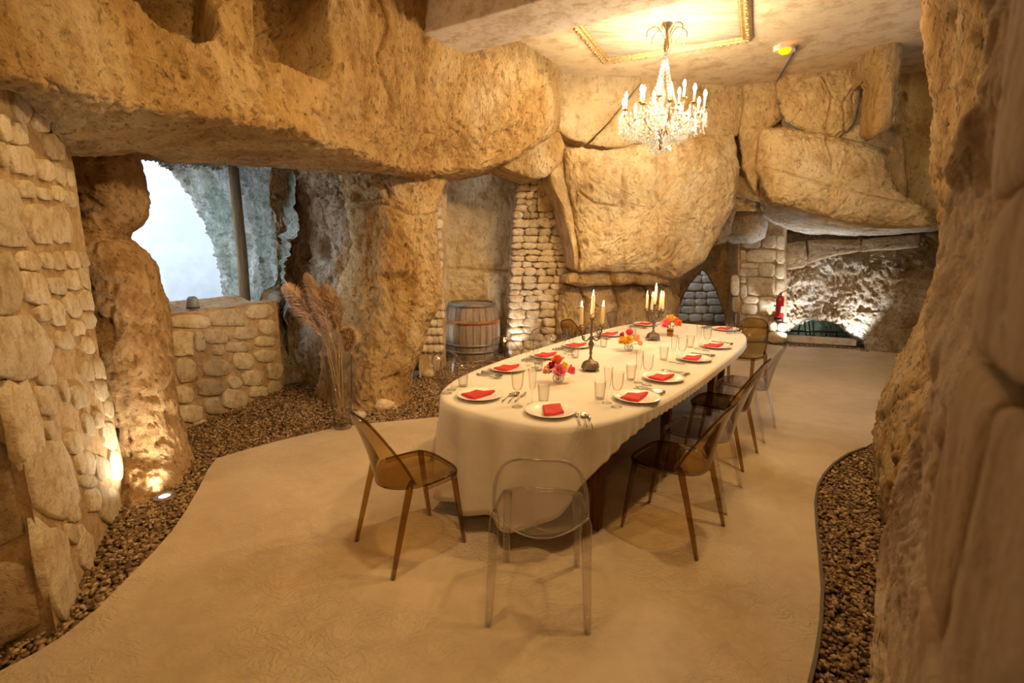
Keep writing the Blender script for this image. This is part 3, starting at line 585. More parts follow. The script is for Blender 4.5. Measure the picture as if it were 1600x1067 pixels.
# lower rocks under the huge boulder
boulder('wall_boulder', [(886, 430), (910, 424), (945, 420), (962, 432), (955, 444), (910, 447), (884, 442)], -0.05, 0.12, mat='rock', seed=6, n=70, k=12, amp=0.03, label='flat rock ledge over the nearer candelabrum')
boulder('wall_boulder', [(948, 424), (985, 421), (996, 430), (990, 441), (965, 446), (950, 438)], 0.0, 0.12, mat='rock', seed=7, n=60, k=12, amp=0.03, label='knobbly rock wedged under the huge boulder')
boulder('wall_boulder', [(990, 420), (1022, 418), (1045, 430), (1040, 442), (1000, 444), (988, 434)], -0.02, 0.12, mat='rock', seed=8, n=60, k=12, amp=0.03, label='rounded rock under the right end of the huge boulder')
for i, (px, lb) in enumerate([([(880, 448), (904, 446), (912, 470), (908, 520), (870, 522), (874, 480)], 'rock block left of the candles'), ([(904, 447), (950, 446), (960, 470), (955, 522), (912, 522), (914, 470)], 'rock block behind the nearer candles'), ([(954, 448), (1000, 446), (1014, 470), (1008, 522), (958, 522), (962, 470)], 'pocked rock block between the two candelabra'), ([(1004, 446), (1046, 446), (1052, 480), (1046, 522), (1012, 522), (1016, 470)], 'rock block behind the farther candles')]):
    boulder('wall_boulder', px, -0.30 + 0.04*(i % 2), 0.14, 0.5, mat='rock', seed=60 + i, n=80, k=14, amp=0.06, label=lb)
rows = [[pb(x, y, o) for x, o in ((850, -0.5), (900, -0.42), (960, -0.42), (1020, -0.42), (1060, -0.6))] for y in (405, 450, 500, 560, 620)]
st(loft('wall_back_base', rows, 40, 60, M['rock'], 0.1, 1.6, seed=44), 'rock wall behind the lower blocks')

# ---- right of the back wall: corner column and hanging boulders
PR0 = np.array([3.40, 7.5, 0]); PRn = np.array([-0.34, -0.94, 0]); PRn /= np.linalg.norm(PRn)
B2 = dict(n0=PRn, P0=PR0)
boulder('wall_boulder', [(1160, 112), (1212, 112), (1216, 150), (1222, 185), (1200, 205), (1190, 260), (1180, 300), (1160, 262), (1155, 215), (1164, 160)], -0.1, 0.08, 0.5, seed=11, amp=0.04, label='rough column of rock right of the chandelier', **B2)
boulder('wall_boulder', [(1214, 130), (1228, 80), (1262, 30), (1300, 14), (1352, 20), (1348, 110), (1332, 196), (1310, 214), (1262, 206), (1232, 194), (1220, 165)], 0.12, 0.12, 0.6, seed=12, amp=0.04, n=240, k=44, cracks=([(1222, 140), (1280, 110), (1318, 60)], [(1280, 110), (1300, 150), (1290, 205)], [(1320, 214), (1318, 160), (1345, 120)]), label='boulder below the emergency lamp', **B2)
boulder('wall_boulder', [(1192, 204), (1240, 204), (1300, 214), (1372, 232), (1400, 300), (1450, 330), (1452, 352), (1380, 352), (1300, 338), (1235, 322), (1205, 312), (1184, 262)], 0.16, 0.22, 0.9, seed=13.5, amp=0.05, n=300, k=56, p=4.0, cracks=([(1196, 262), (1260, 280), (1330, 300), (1420, 318)], [(1290, 214), (1300, 250), (1296, 300)]), label='broad brown boulder over the passage', **B2)
boulder('wall_boulder', [(1310, 214), (1334, 196), (1350, 190), (1376, 196), (1410, 210), (1415, 320), (1392, 296), (1372, 234), (1330, 224)], 0.02, 0.1, 0.5, seed=14, amp=0.04, label='small wedged rock beside the right wall', **B2)
boulder('wall_boulder', [(1322, -40), (1345, -40), (1362, 40), (1356, 110), (1345, 130), (1340, 100), (1330, 60)], 0.5, 0.14, 0.5, mat='rock', seed=15, amp=0.04, label='leaning slab of rock near the ceiling', **B2)
boulder('wall_boulder', [(1365, -40), (1412, -40), (1410, 40), (1400, 130), (1388, 200), (1370, 210), (1362, 196), (1372, 120), (1356, 100), (1362, 50)], 0.9, 0.16, 0.5, mat='rock', seed=16, amp=0.04, zs=0.5, label='folded curtain of rock beside the right wall', **B2)
# backing surface behind those boulders, curling over the passage
rows = [[atp(x, y, PR0 + PRn*o, PRn) for x, o in ((1130, -0.5), (1190, -0.4), (1260, -0.25), (1340, -0.2), (1430, -0.2), (1560, -0.2))] for y in (-80, 40, 160, 240)]
yb_ = ((1130, 296), (1190, 312), (1260, 335), (1340, 345), (1430, 345), (1560, 345))
rows += [[atp(x, y, PR0 + PRn*(-0.35), PRn) for x, y in yb_], [atp(x, y + 3, PR0 + PRn*(-0.9), PRn) for x, y in yb_], [atp(x, y + 3, PR0 + PRn*(-1.5), PRn) for x, y in yb_]]
st(loft('wall_right_back', rows, 60, 80, M['rock_smooth'], 0.08, 1.4, seed=47), 'rock wall behind the hanging boulders')
# sloping underside of the broad boulder, running back to the lit passage wall
lip = [(1190, 300), (1205, 318), (1240, 330), (1300, 342), (1370, 352), (1450, 354), (1540, 350)]
und = [(1196, 330), (1206, 345), (1240, 358), (1300, 366), (1370, 368), (1450, 362), (1540, 360)]
rows = [[atp(x, y - 14, PR0 + PRn*0.10, PRn) for x, y in lip], [at(x, (y + v)/2, 7.75) for (x, y), (_, v) in zip(lip, und)], [at(x, v, 8.5) for (x, _), (_, v) in zip(lip, und)], [at(x, v + 1, 9.3) for (x, _), (_, v) in zip(lip, und)]]
st(loft('wall_passage_roof', rows, 60, 90, M['rock_white'], 0.05, 1.6, seed=48, toward=(5, 7.5, 0)), 'scored underside of the boulder over the passage')
# passage wall, washed by the floor lamp
f0, f1 = atz(1222, 538), atz(1380, 548); fdv = (f1 - f0)/np.linalg.norm(f1 - f0); fn = np.array([fdv[1], -fdv[0], 0]); fn = fn if fn[1] < 0 else -fn
PW0 = f0 - fn*0.28
pw_ = lambda x, y, o=0.0: atp(x, y, PW0 + fn*o, fn)
xs_ = (1205, 1232, 1246, 1262, 1290, 1308, 1324, 1340, 1362, 1400, 1460, 1560)
yl_ = (516, 513, 504, 498, 496, 500, 512, 528, 540, 548, 550, 550)
rows = [[pw_(x, y, o) for x in xs_] for y, o in ((358, -0.12), (385, -0.1), (410, -0.02), (440, 0.0), (468, 0.05))]
rows += [[pw_(x, (468 + yl)/2, 0.07) for x, yl in zip(xs_, yl_)], [pw_(x, yl, 0.10) for x, yl in zip(xs_, yl_)], [pw_(x, yl + 1, -0.12) for x, yl in zip(xs_, yl_)], [pw_(x, yl + 1, -0.5) for x, yl in zip(xs_, yl_)]]
def lowarch(P, N):
    q = proj(P); return np.zeros(len(P))
st(loft('wall_passage', rows, 90, 150, M['rock_white'], 0.10, 2.2, seed=50), 'rough chalky wall of the passage')
rows = [[pw_(x0 + dx, y, o) for dx in (0, 5, 12, 30, 60, 100, 180)] for y, o, x0 in ((488, 0.08, 1308), (505, 0.10, 1322), (520, 0.13, 1336), (538, 0.2, 1350), (565, 0.35, 1356))]
st(loft('wall_passage_base', rows, 40, 60, M['rock_white'], 0.07, 2.2, seed=51), 'chalky foot of the passage wall')
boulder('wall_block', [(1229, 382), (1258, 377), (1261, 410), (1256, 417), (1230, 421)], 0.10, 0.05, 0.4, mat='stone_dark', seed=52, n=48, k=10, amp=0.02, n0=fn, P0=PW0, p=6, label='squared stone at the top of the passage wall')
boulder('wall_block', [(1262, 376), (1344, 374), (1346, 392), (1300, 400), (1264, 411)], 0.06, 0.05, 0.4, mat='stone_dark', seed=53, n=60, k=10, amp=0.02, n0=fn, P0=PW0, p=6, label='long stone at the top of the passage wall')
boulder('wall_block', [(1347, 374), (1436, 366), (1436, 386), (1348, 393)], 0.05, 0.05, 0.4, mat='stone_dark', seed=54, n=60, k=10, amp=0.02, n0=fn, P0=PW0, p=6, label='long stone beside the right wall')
# low green grotto opening with a rail
M['green_rock'] = mat_rock('algae_green_rock', (0.24, 0.31, 0.20), (0.15, 0.21, 0.13), (0.06, 0.09, 0.05), 2.2, (1, 1, 1), 0.8, 0.5, stain_amt=0.1)
rows = [[pw_(x, y, -0.75) for x in (1200, 1240, 1280, 1320, 1360)] for y in (470, 490, 510, 528, 545)]
st(loft('wall_grotto', rows, 40, 60, M['green_rock'], 0.10, 2.4, seed=55), 'green algae-covered rock in the low opening')
M['black_metal'] = mat_plain('black_metal', (0.02, 0.02, 0.02), 0.5)
rl = empty('grotto_rail', tuple(pw_(1250, 524, -0.35))); r0 = np.array(rl.location)
gb = lambda x, y: pw_(x, y, -0.35) - r0
rail = MB().tube([gb(1228, 517), gb(1282, 518), gb(1310, 519)], 0.018, 6).build('rail', M['black_metal'], rl)
for x, xt in ((1247, 1250), (1260, 1257), (1266, 1264), (1272, 1270), (1290, 1290), (1297, 1297), (1307, 1307)):
    MB().tube([gb(x, 526), gb(xt, 502 if x < 1280 else 519)], 0.013, 6).build('bar', M['black_metal'], rl)
tag(rl, 'dark metal rail in the low green opening', 'rail')
# sill of that opening
o = st(MB().build('x', M['concrete'])) if False else None
a, b = pw_(1226, 531, 0.0), pw_(1336, 534, 0.0); c = (a + b)/2
sl = MB(); sl.box((0, 0, 0), (np.linalg.norm(b - a), 0.16, 0.10)); s_o = sl.build('trim_2', M['concrete'], smooth=False); s_o.location = (c[0], c[1], 0.07); s_o.rotation_euler = (0, 0, math.atan2(fdv[1], fdv[0])); st(s_o, 'low sill of the green opening')

# ---- dressed-stone pillar with the fire extinguisher, and the pointed arch
K0 = atz(1226, 536); kn = np.array([-0.16, -0.987, 0]); kn /= np.linalg.norm(kn)
kp = lambda x, y, o=0.0: atp(x, y, K0 + kn*o, kn)
rows = [[kp(x, y, o) for x, o in ((1138, -0.5), (1152, -0.03), (1157, -0.02), (1185, -0.02), (1212, -0.02), (1226, -0.03), (1229, -0.12), (1226, -0.7))] for y in (330, 380, 430, 480, 530, 560)]
pillar = st(loft('wall_pillar', rows, 50, 80, M['mortar'], 0.012, 2.0), 'dressed stone pillar carrying the fire extinguisher')
K_boxes = [(1159,370,1189,388),(1190,366,1213,388),(1166,390,1212,410),(1157,391,1165,409),(1158,411,1186,419),(1155,419,1184,432),(1186,411,1211,432),(1157,432,1165,442),(1168,434,1210,462),(1157,444,1167,466),(1160,463,1185,474),(1159,475,1183,491),(1186,464,1212,493),(1158,493,1200,512),(1142,430,1155,462),(1144,464,1156,488),(1160,513,1198,534),(1213,366,1226,390),(1213,391,1226,412),(1212,413,1226,436),(1212,437,1226,462),(1212,463,1226,498)]
wall_stones(K_boxes, K0, kn, M['stone'], pillar, 0.016, pw=9, jit=0.03)
wall_stones([(1201,502,1213,517),(1214,503,1229,517),(1200,518,1229,536)], K0 + kn*0.10, kn, M['stone'], pillar, 0.03, pw=8, jit=0.03)
# corbel stones above
boulder('wall_boulder', [(1110, 338), (1150, 325), (1140, 348), (1133, 378), (1098, 384), (1104, 360)], -0.35, 0.10, 0.5, mat='rock_white', seed=71, n=60, k=12, amp=0.04, label='lit rough stone left of the pillar top')
boulder('wall_boulder', [(1160, 318), (1190, 318), (1197, 342), (1194, 372), (1172, 380), (1160, 366)], -0.6, 0.12, 0.5, mat='rock_white', seed=72, n=60, k=12, amp=0.04, label='lit rough stone above the pillar')
boulder('wall_boulder', [(1150, 262), (1180, 300), (1195, 322), (1160, 320), (1135, 345), (1128, 330), (1145, 300)], -0.5, 0.08, 0.5, mat='rock', seed=73, n=60, k=12, amp=0.04, label='dark cleft rock above the pointed arch')
# wall with the pointed arch: polygon ring around the opening
AY = 9.35
arch = [(1055, 520), (1058, 492), (1068, 462), (1080, 440), (1090, 428), (1099, 422), (1108, 432), (1118, 450), (1127, 474), (1133, 492), (1135, 520)]
outr = [(990, 540), (990, 480), (1000, 430), (1030, 390), (1060, 360), (1100, 345), (1140, 345), (1170, 370), (1175, 430), (1175, 480), (1175, 540)]
rows = [[at(x, y, AY + dy) for (x, y) in (np.array(arch)*(1 - t) + np.array(outr)*t)] for t, dy in ((0.02, 0.55), (0.0, 0.03), (0.12, 0.0), (0.45, 0.0), (1.0, 0.0))]
st(loft('wall_arch', rows, 50, 110, M['rock_brown'], 0.04, 2.0, seed=75), 'dark wall pierced by a pointed arch')
A0 = np.array([3.6, 10.9, 0]); An = np.array([0, -1.0, 0])
rows = [[atp(x, y, A0 - An*0.03, An) for x in (1020, 1060, 1100, 1150)] for y in (400, 430, 460, 500, 540)]
cw = st(loft('wall_beyond_arch', rows, 30, 30, M['mortar'], 0.01, 2.0), 'grey block wall beyond the pointed arch')
cb = courses(418, 500, lambda y: (1048, 1140), (11, 14), (16, 28), 9)
M['block_grey'] = mat_rock('grey_block', (0.62, 0.60, 0.55), (0.54, 0.51, 0.46), (0.42, 0.38, 0.33), 1.6, (1, 1, 1), 0.3, 0.3, vary=0.15, stain_amt=0.2)
wall_stones(cb, A0, An, M['block_grey'], cw, 0.02, pw=9, jit=0.02, name='block', grow=0.98)

# ---- right wall (runs along the room) : far golden rock, near buttress, dressed blocks
rd = np.array([0.614, 0.789, 0]); rn = np.array([-0.789, 0.614, 0]); R0 = np.array([1.43, 1.68, 0])
def rw(s_, z, o=0.0): return R0 + rd*s_ + rn*o + np.array([0, 0, z])
offs = {-0.1: 0.0, 0.0: 0.02, 0.35: 0.07, 0.7: 0.03, 1.0: -0.06, 1.7: -0.13, 2.2: -0.04, 2.8: 0.06, 3.4: 0.18, 4.1: 0.3}
rows = []
for z, o in offs.items():
    rows.append([rw(-1.4, z, o*0.3 - 0.7), rw(-0.5, z, o*0.5 - 0.5), rw(0.4, z, o*0.5 - 0.30), rw(1.2, z, o*0.8 - 0.09), rw(1.9, z, o), rw(2.5, z, o + 0.02), rw(2.85, z, o - 0.02), rw(3.1, z, o - 0.25), rw(3.2, z, o - 0.8), rw(3.2, z, -2.0), rw(3.2, z, -5.0)])
def right_sc(P, N):
    s_ = (P - R0) @ rd; h = np.zeros(len(P))
    c = np.abs(s_ - (2.35 + 0.25*np.sin(P[:, 2]*1.7))); h -= 0.10*(1 - sstep(c, 0.02, 0.16))*(P[:, 2] > 1.6)
    c = np.abs(s_ - (1.75 + 0.18*np.sin(P[:, 2]*2.3 + 1))); h -= 0.05*(1 - sstep(c, 0.02, 0.10))
    return h
st(loft('wall_right', rows, 260, 330, M['rock_right'], 0.085, 1.7, zs=0.45, seed=80, sculpt=right_sc), 'golden fibrous rock wall on the right')
# near buttress: rough skirt then dressed blocks
rows = []
for x, y in ((1556, -40), (1545, 60), (1535, 130), (1520, 200), (1498, 270), (1480, 330), (1470, 400), (1465, 470), (1460, 560), (1448, 620), (1436, 670), (1412, 740), (1390, 800), (1378, 860), (1372, 920), (1366, 1000), (1361, 1070), (1358, 1160)):
    q = atp(x, y, R0 + rn*0.03, rn); sb = (q - R0) @ rd; z = q[2]
    rows.append([rw(sb + 0.05, z, -0.22), rw(sb + 0.01, z, -0.03), rw(sb - 0.05*(1 + sb*0.3), z, 0.035), rw(sb - 0.16*(1 + max(0, sb)), z, 0.02), rw(min(sb - 0.35, 0.1), z, 0.0), rw(min(sb - 0.6, -0.45), z, -0.015), rw(-1.05, z, -0.04), rw(-1.7, z, -0.12)])
buttress = st(loft('wall_buttress', rows, 200, 150, M['ashlar'], 0.03, 2.6, zs=0.6, seed=83), 'grey buttress of the right wall close to the camera')
rq = lambda x, y: atp(x, y, R0 + rn*0.012, rn)
for poly in ([(1518, 560), (1560, 606), (1567, 640), (1484, 1006), (1464, 920), (1458, 860), (1492, 700)], [(1580, 640), (1650, 690), (1690, 1110), (1486, 1110), (1489, 1022)], [(1532, 532), (1600, 596), (1680, 640), (1690, 240), (1572, 330), (1540, 440)], [(1432, 1100), (1456, 932), (1466, 962), (1478, 1100)], [(1560, 310), (1690, 215), (1690, -60), (1604, -60), (1575, 150)]):
    slab('block', [rq(x, y) for x, y in poly], rn, M['ashlar'], 0.012, 0.06, n=60, k=10, amp=0.006, sc=2.0, p=9.0, parent=buttress)
# ---- enclosure of the part of the cellar behind the camera
pl_ = [(-2.9, 3.6), (-4.3, 2.9), (-5.2, 1.0), (-5.0, -2.0), (-3.0, -3.8), (0, -4.2), (1.8, -3.2), (1.9, -1.8), (1.6, -0.6), (1.1, 0.3)]
rows = [[(x, y, z) for x, y in pl_] for z in (-0.1, 1.3, 2.7, 4.1)]
st(loft('wall_rear', rows, 40, 120, M['rock'], 0.10, 1.2, seed=90), 'rock wall behind the camera')

pl_ = [(6.0, 4.7), (9.3, 5.0), (9.3, 9.0), (7.5, 11.3), (3.0, 12.4), (-1.0, 12.2), (-1.7, 10.5), (-1.9, 8.6)]
rows = [[(x, y, z) for x, y in pl_] for z in (-0.1, 1.3, 2.7, 4.1)]
st(loft('wall_outer', rows, 40, 120, M['rock'], 0.10, 1.2, seed=91, toward=(3, 7, 1.5)), 'rock wall closing the far passages')
# ================================================================== GRAVEL
def pebbles(name, poly, density, size, mat, label, zfun=None, seed=1):
    r = np.random.default_rng(seed); poly = np.array(poly); lo, hi = poly.min(0), poly.max(0)
    m = int((hi - lo).prod()*density); P = lo + r.random((m, 2))*(hi - lo)
    P = P[in_poly_dist(P, poly) > 0.0]; P = P[in_poly_dist(P, np.array(floor_poly)) < -0.008]
    t = (1 + 5**0.5)/2
    ico = np.array([(-1, t, 0), (1, t, 0), (-1, -t, 0), (1, -t, 0), (0, -1, t), (0, 1, t), (0, -1, -t), (0, 1, -t), (t, 0, -1), (t, 0, 1), (-t, 0, -1), (-t, 0, 1)])/math.sqrt(1 + t*t)
    tri = np.array([(0, 11, 5), (0, 5, 1), (0, 1, 7), (0, 7, 10), (0, 10, 11), (1, 5, 9), (5, 11, 4), (11, 10, 2), (10, 7, 6), (7, 1, 8), (3, 9, 4), (3, 4, 2), (3, 2, 6), (3, 6, 8), (3, 8, 9), (4, 9, 5), (2, 4, 11), (6, 2, 10), (8, 6, 7), (9, 8, 1)])
    n = len(P); s = size*(0.6 + 0.8*r.random((n, 1, 1))); ax = np.stack([0.8 + 0.6*r.random(n), 0.6 + 0.4*r.random(n), 0.45 + 0.35*r.random(n)], -1)[:, None, :]
    V = ico[None]*ax*s*(1 + 0.18*(r.random((n, 12, 1)) - 0.5)); a = r.random(n)*2*PI; b = (r.random(n) - 0.5)*1.2
    c_, s_ = np.cos(b)[:, None], np.sin(b)[:, None]; V = np.stack([V[..., 0]*c_ - V[..., 2]*s_, V[..., 1], V[..., 0]*s_ + V[..., 2]*c_], -1)
    c_, s_ = np.cos(a)[:, None], np.sin(a)[:, None]; V = np.stack([V[..., 0]*c_ - V[..., 1]*s_, V[..., 0]*s_ + V[..., 1]*c_, V[..., 2]], -1)
    z = -0.032 + 0.022*r.random(n) + (zfun(P) if zfun else 0)
    V[..., 0] += P[:, 0][:, None]; V[..., 1] += P[:, 1][:, None]; V[..., 2] += z[:, None]
    Fc = (tri[None] + 12*np.arange(n)[:, None, None]).reshape(-1, 3)
    return tag(mesh(name, V.reshape(-1, 3), Fc, mat), label, 'gravel', kind='stuff')
def mat_gravel():
    m, t, B, N, L = nodes('river_gravel'); tc = N.new('ShaderNodeTexCoord')
    v = N.new('ShaderNodeTexVoronoi'); v.inputs['Scale'].default_value = 45; L.new(tc.outputs['Object'], v.inputs['Vector'])
    sx = N.new('ShaderNodeSeparateColor'); L.new(v.outputs['Color'], sx.inputs[0])
    r = ramp(N, [(0.0, (0.08, 0.05, 0.022)), (0.35, (0.17, 0.10, 0.045)), (0.65, (0.26, 0.165, 0.08)), (0.9, (0.38, 0.27, 0.15)), (1.0, (0.46, 0.36, 0.25))]); L.new(sx.outputs[0], r.inputs[0])
    L.new(r.outputs[0], B.inputs['Base Color']); B.inputs['Roughness'].default_value = 0.65; B.inputs['Specular IOR Level'].default_value = 0.3; return m
M['gravel'] = mat_gravel()
lp = [(-3.3, 0.6), (0.9, 0.6), (0.9, 7.9), (-0.9, 8.0), (-1.35, 6.0), (-1.7, 5.5), (-2.6, 6.1), (-2.80, 5.7), (-3.08, 4.45), (-2.55, 3.75), (-2.72, 3.25), (-2.06, 2.0), (-3.3, 1.45)]
pebbles('gravel', [q for q in lp], 3600, 0.0145, M['gravel'], 'brown river gravel bed along the left rocks', lambda P: 0.0, 2)
pebbles('gravel', [(0.8, 0.9), (1.6, 1.0), (2.9, 3.2), (3.3, 4.2), (2.9, 4.1), (1.5, 3.0)], 4200, 0.0135, M['gravel'], 'brown river gravel bed at the foot of the right rock', None, 3)
pebbles('gravel', [tuple(pw_(x, y, o)[:2]) for x, y, o in ((1215, 540, 0.05), (1215, 540, 0.7), (1400, 540, 0.7), (1400, 540, 0.05))], 1500, 0.02, M['gravel'], 'gravel strip before the lit passage wall', None, 4)

# ================================================================== TABLE
TC = np.array([1.058, 4.382, 0.0]); tt = np.array([0.583, 0.812, 0]); nn = np.array([0.812, -0.583, 0]); TA = -math.atan2(0.583, 0.812)  # table local +Y = tt
def tp(t, n_, z=0.0): return TC + tt*t + nn*n_ + np.array([0, 0, z])
def sup(phi, a=2.06, b=0.765, p=3.4):
    c, s_ = math.cos(phi), math.sin(phi); r = (abs(c/a)**p + abs(s_/b)**p)**(-1/p); return -r*c, r*s_      # phi 0 = near end, +90 deg = right side
M['dark_wood'] = mat_rock('dark_table_wood', (0.20, 0.09, 0.035), (0.15, 0.065, 0.025), (0.09, 0.04, 0.015), 3.0, (3, 3, 0.3), 0.15, 0.1, stain_amt=0.0)
tb_ = empty('dining_table', tuple(TC), TA); tag(tb_, 'long oval wooden dining table under the cream cloth', 'table')
V = []; k = 96
for z in (0.70, 0.738):
    for i in range(k): t, n_ = sup(2*PI*i/k, 2.03, 0.735); V.append((n_, t, z))
MB().add(V, [tuple(range(k))[::-1], tuple(range(k, 2*k))] + [(i, (i + 1) % k, (i + 1) % k + k, i + k) for i in range(k)]).build('tabletop', M['dark_wood'], tb_, smooth=False)
for t, n_ in ((-1.62, 0.50), (-1.60, -0.36), (-0.42, 0.5), (-0.42, -0.36), (0.95, 0.5), (0.95, -0.36), (1.7, 0.42), (1.7, -0.36)):
    lg = MB(); w_ = 0.034
    V = [(n_ + a*w_*s_, t + b*w_*s_, z) for z, s_ in ((0.0, 0.8), (0.70, 1.1)) for a, b in ((-1, -1), (1, -1), (1, 1), (-1, 1))]
    lg.add(V, [(3, 2, 1, 0), (4, 5, 6, 7)] + [(i, (i + 1) % 4, (i + 1) % 4 + 4, i + 4) for i in range(4)]).build('leg', M['dark_wood'], tb_, smooth=False)
# cloth: long on the left and near end, short on the right
def mat_cloth():
    m, t, B, N, L = nodes('linen_cloth'); tc = N.new('ShaderNodeTexCoord'); v = tc.outputs['Object']
    n1 = noise(N, L, v, 2.0, 5, 0.6); r = ramp(N, [(0.3, (0.62, 0.58, 0.52)), (0.7, (0.70, 0.66, 0.60))]); L.new(n1, r.inputs[0]); L.new(r.outputs[0], B.inputs['Base Color'])
    b1 = noise(N, L, v, 5, 4, 0.5); b2 = noise(N, L, v, 180, 2, 0.5); h = mth(N, L, 'ADD', b1, mth(N, L, 'MULTIPLY', b2, 0.05))
    bp = N.new('ShaderNodeBump'); bp.inputs['Strength'].default_value = 0.35; bp.inputs['Distance'].default_value = 0.03; L.new(h, bp.inputs['Height']); L.new(bp.outputs[0], B.inputs['Normal'])
    B.inputs['Roughness'].default_value = 0.85; B.inputs['Specular IOR Level'].default_value = 0.2; B.inputs['Sheen Weight'].default_value = 0.2; return m
M['cloth'] = mat_cloth()
TZ = 0.748
kd = 560; phis = np.linspace(-PI, PI, kd, endpoint=False)
# even spacing along the edge
E_ = np.array([sup(f_) for f_ in np.linspace(-PI, PI, 4000)]); dl = np.r_[0, np.cumsum(np.linalg.norm(np.diff(E_, axis=0), axis=1))]
per = dl[-1]; phis = np.interp(np.linspace(0, per, kd, endpoint=False), dl, np.linspace(-PI, PI, 4000))
dp_ph = np.radians([-180, -165, -155, -135, -40, -25, -16, -8, 0, 6, 9, 12, 15, 18, 22, 27, 35, 90, 150, 165, 180])
dp_v = [0.20, 0.22, 0.24, 0.70, 0.71, 0.70, 0.66, 0.64, 0.62, 0.63, 0.60, 0.50, 0.38, 0.26, 0.15, 0.085, 0.07, 0.065, 0.07, 0.16, 0.30]
rows = []; edge = np.array([sup(f_) for f_ in phis]); tng = np.roll(edge, -1, 0) - np.roll(edge, 1, 0); tng /= np.linalg.norm(tng, axis=1)[:, None]
outw = np.stack([tng[:, 1], -tng[:, 0]], -1); outw *= np.sign((outw*edge).sum(1))[:, None]
drop = np.interp(phis, dp_ph, dp_v); sarc = np.linspace(0, per, kd, endpoint=False)
fold = np.sin(sarc*2*PI/per*round(per/0.27) + 1.3*np.sin(sarc*1.7)); gath = np.sin(sarc*2*PI/per*round(per/0.075) + 0.8*np.sin(sarc*5))
for s_ in (0.001, 0.25, 0.5, 0.72, 0.88, 0.95, 0.985): 
    x = edge*s_; wr = 0.004*np.array([perlin(np.array([[q[0]*2.2, q[1]*2.2, 0.3]]))[0] for q in x]); gz = 0.0022*gath*sstep(np.full(kd, s_), 0.90, 0.985)*(drop < 0.2)
    rows.append(np.stack([x[:, 1], x[:, 0], np.full(kd, TZ) + wr*(s_ > 0.3) + gz], -1))
for q, dz in ((0.997, 0.004), (1.004, 0.014)): rows.append(np.stack([edge[:, 1]*q, edge[:, 0]*q, np.full(kd, TZ - dz)], -1))
for f_ in np.linspace(0.06, 1.0, 16):
    o_ = 0.006 + (0.012 + 0.05*f_)*sstep(drop, 0.3, 0.6)*(0.6 + 0.0) + 0.045*f_**0.8*fold*sstep(drop, 0.2, 0.6) + 0.006*gath*f_*(drop < 0.25)
    push = sstep(-edge[:, 1], 0.5, 0.74)*sstep(edge[:, 0], -1.62, -1.50)*sstep(-edge[:, 0], -1.98, -1.9); o_ = o_*(1 - 0.7*push) - 0.27*push*min(1.0, max(0.0, f_ - 0.11)/0.31)
    x = edge + outw*o_[:, None]; rows.append(np.stack([x[:, 1], x[:, 0], TZ - 0.014 - (drop - 0.014)*f_], -1))
G = np.array(rows); Fc = grid_faces(len(rows), kd, True)
cl = mesh('tablecloth', G.reshape(-1, 3), Fc[:, ::-1], M['cloth']); cl.location = tuple(TC); cl.rotation_euler = (0, 0, TA)
cl.modifiers.new('thick', 'SOLIDIFY').thickness = 0.002; cl.modifiers['thick'].offset = 1.0
tag(cl, 'cream linen tablecloth hanging to the floor on the left of the oval table', 'tablecloth')
TOP = TZ + 0.006

